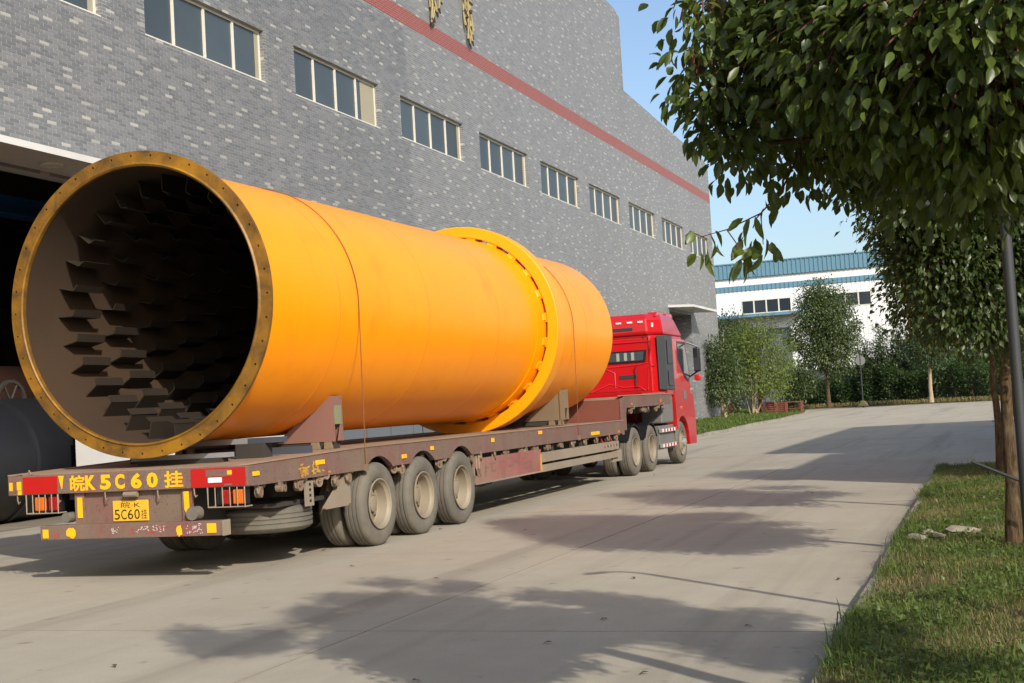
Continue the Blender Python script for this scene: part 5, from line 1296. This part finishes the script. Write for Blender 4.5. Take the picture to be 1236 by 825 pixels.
# row of conifers behind the hedge
cz = [(-9.9, 6.1), (-8.6, 6.6), (-7.2, 7.0), (-5.9, 7.4), (-4.6, 7.1), (-3.3, 7.4), (-2.0, 7.0), (-.7, 7.3), (.7, 7.0), (-11.2, 5.2)]
order = ['fourth', 'fifth', 'sixth', 'seventh', 'eighth']
for i, (x, h) in enumerate(cz):
    y = 110.6+.35*math.sin(i*2.1); z = gz(y)+.2; o = Vector((x, y, z)); e = empty('conifer_tree', o)
    k = sorted(range(len(cz)), key=lambda q: cz[q][0]).index(i)+1
    nm = ['leftmost', 'second', 'third', 'fourth', 'fifth', 'sixth', 'seventh', 'eighth', 'ninth', 'rightmost'][k-1]
    tag(e, f'{nm} dark pointed conifer from the left in the row behind the hedge', 'tree', 'conifers behind the hedge')
    lumps = [((x+.25*math.sin(j*2.4), y+.25*math.cos(j*2.4), z+h*(.28+.68*j/7)), (1.0-.11*j)*.95, .8) for j in range(8)]
    tb, _ = trunk_mb((x, y, z), (x, y, z+h*.9), .09, .02, i, .02, 8, 6); shift(tb, o).build('trunk', M['bark'], e)
    P, d, kk = tips_in_lumps(lumps, 900, 60+i, .5); Q, D, N, Ls, Ws, cu = foliage(P, d, 7, .26, .09, 70+i, -.1, .2)
    V, F = leaf_array(Q, D, N, Ls, Ws, cu); np_mesh('foliage', V-np.array(o), F, M['leaf_conifer'], e)['kind'] = 'stuff'
# clipped but ragged hedge along the far verge
r_ = np.random.default_rng(91); n = 3600
hx = r_.uniform(-17.5, 10, n); hy0 = np.interp(hx, [p[0] for p in fp], [p[1] for p in fp])+2.2
htop = 2.35+.35*np.sin(hx*1.1)+.25*np.sin(hx*2.7+1)+np.where(hx < -13.5, -.5, 0)
side = r_.uniform(size=n) < .72
P = np.stack([hx, hy0+np.where(side, r_.uniform(0, .7, n)+.5*np.sin(hx*1.7)**2, r_.uniform(.3, 2.6, n)), np.array([gz(y) for y in hy0])+.15+np.where(side, htop*r_.uniform(.0, 1, n)**.8, htop*r_.uniform(.9, 1.08, n))], 1)
d = np.stack([.3*r_.normal(size=n), np.where(side, -1, -.2), np.where(side, .25, 1.)], 1)
Q, D, N, Ls, Ws, cu = foliage(P, d, 8, .24, .11, 92, .2, .22)
V, F = leaf_array(Q, D, N, Ls, Ws, cu); o = np_mesh('hedge', V, F, M['leaf_hedge']); tag(o, 'long dark ragged hedge along the far side of the road', 'hedge')
hb_ = MB()
for i in range(54):
    x = -17+i*.5; y = float(np.interp(x, [p[0] for p in fp], [p[1] for p in fp]))+3.3; hb_.tube([(x, y, gz(y)), (x+random.uniform(-.3, .3), y+.2, gz(y)+1.9)], [.05, .02], 5)
hb_.build('hedge_stem', M['bark'], o)['kind'] = 'stuff'
# round sign back on a post before the hedge
sg = empty('round_sign', (-10.7, 102.6, gz(102.6)+.1)); tag(sg, 'grey back of a round sign on a thin post before the hedge', 'sign')
MB().tube([(0, 0, -.1), (0, 0, 3.75)], .05, 8).build('post', M['lamp_grey'], sg)
MB().lathe([(-.03, .0001), (-.03, .34), (.0, .36), (.02, .34), (.02, .0001)], 1, (0, 0, 3.35), 28).build('sign_disc', M['sign_back'], sg)
MB().prism([(-.45, 0), (.4, 0), (.15, .4), (-.1, .45)], 1, -.25, .25).build('rubble_foot', M['soil'], sg, bevel=.08)
# crates, frame and bench near the factory corner
def crate(x, y, w, h, label, seed):
    z = gzb(x, y); o = Vector((x, y, z-.03)); e = empty('slatted_crate', o); e.rotation_euler.z = .15*math.sin(seed*3); tag(e, label, 'crate', 'rusty crates near the factory corner')
    n = 6
    for k in range(n): MB().box((-w/2, -w/2, h*k/n+.02), (w/2, w/2, h*(k+1)/n-.03)).build('slat', M['rust'], e)
    MB().box((-w/2+.03, -w/2+.03, 0), (w/2-.03, w/2-.03, h-.02)).build('crate_core', M['chassis'], e)
    for sx in (-1, 1): MB().box((sx*w/2-.05, -w/2-.03, 0), (sx*w/2+.05, -w/2+.01, h)).build('corner_post', M['rust'], e)
crate(-14.98, 88.2, .58, .8, 'rusty slatted crate right of the pale stems', 1); crate(-14.3, 88.3, .56, .75, 'rusty slatted crate beside the rusty frame table', 2)
crate(-17.0, 86.3, .6, .85, 'rusty crate left of the pale stems by the factory corner', 3)
ft = empty('frame_table', (-13.5, 88.4, gzb(-13.5, 88.4))); tag(ft, 'rusty open steel frame table on the grass before the hedge', 'table')
MB().box((-.5, -.35, .72), (.5, .35, .78)).build('table_top', M['rust'], ft); MB().box((-.46, -.3, .3), (.46, .3, .34)).build('shelf', M['rust'], ft)
for sx in (-1, 1):
    for sy in (-1, 1): MB().box((sx*.45-.04, sy*.3-.04, 0), (sx*.45+.04, sy*.3+.04, .72)).build('leg', M['rust'], ft)
bp2 = empty('brown_post', (-15.55, 87.8, gzb(-15.5, 87.8))); tag(bp2, 'brown round post standing behind the pale tree stems', 'post')
MB().tube([(0, 0, -.1), (0, 0, 2.5)], .13, 10).build('post_shaft', M['rust'], bp2)
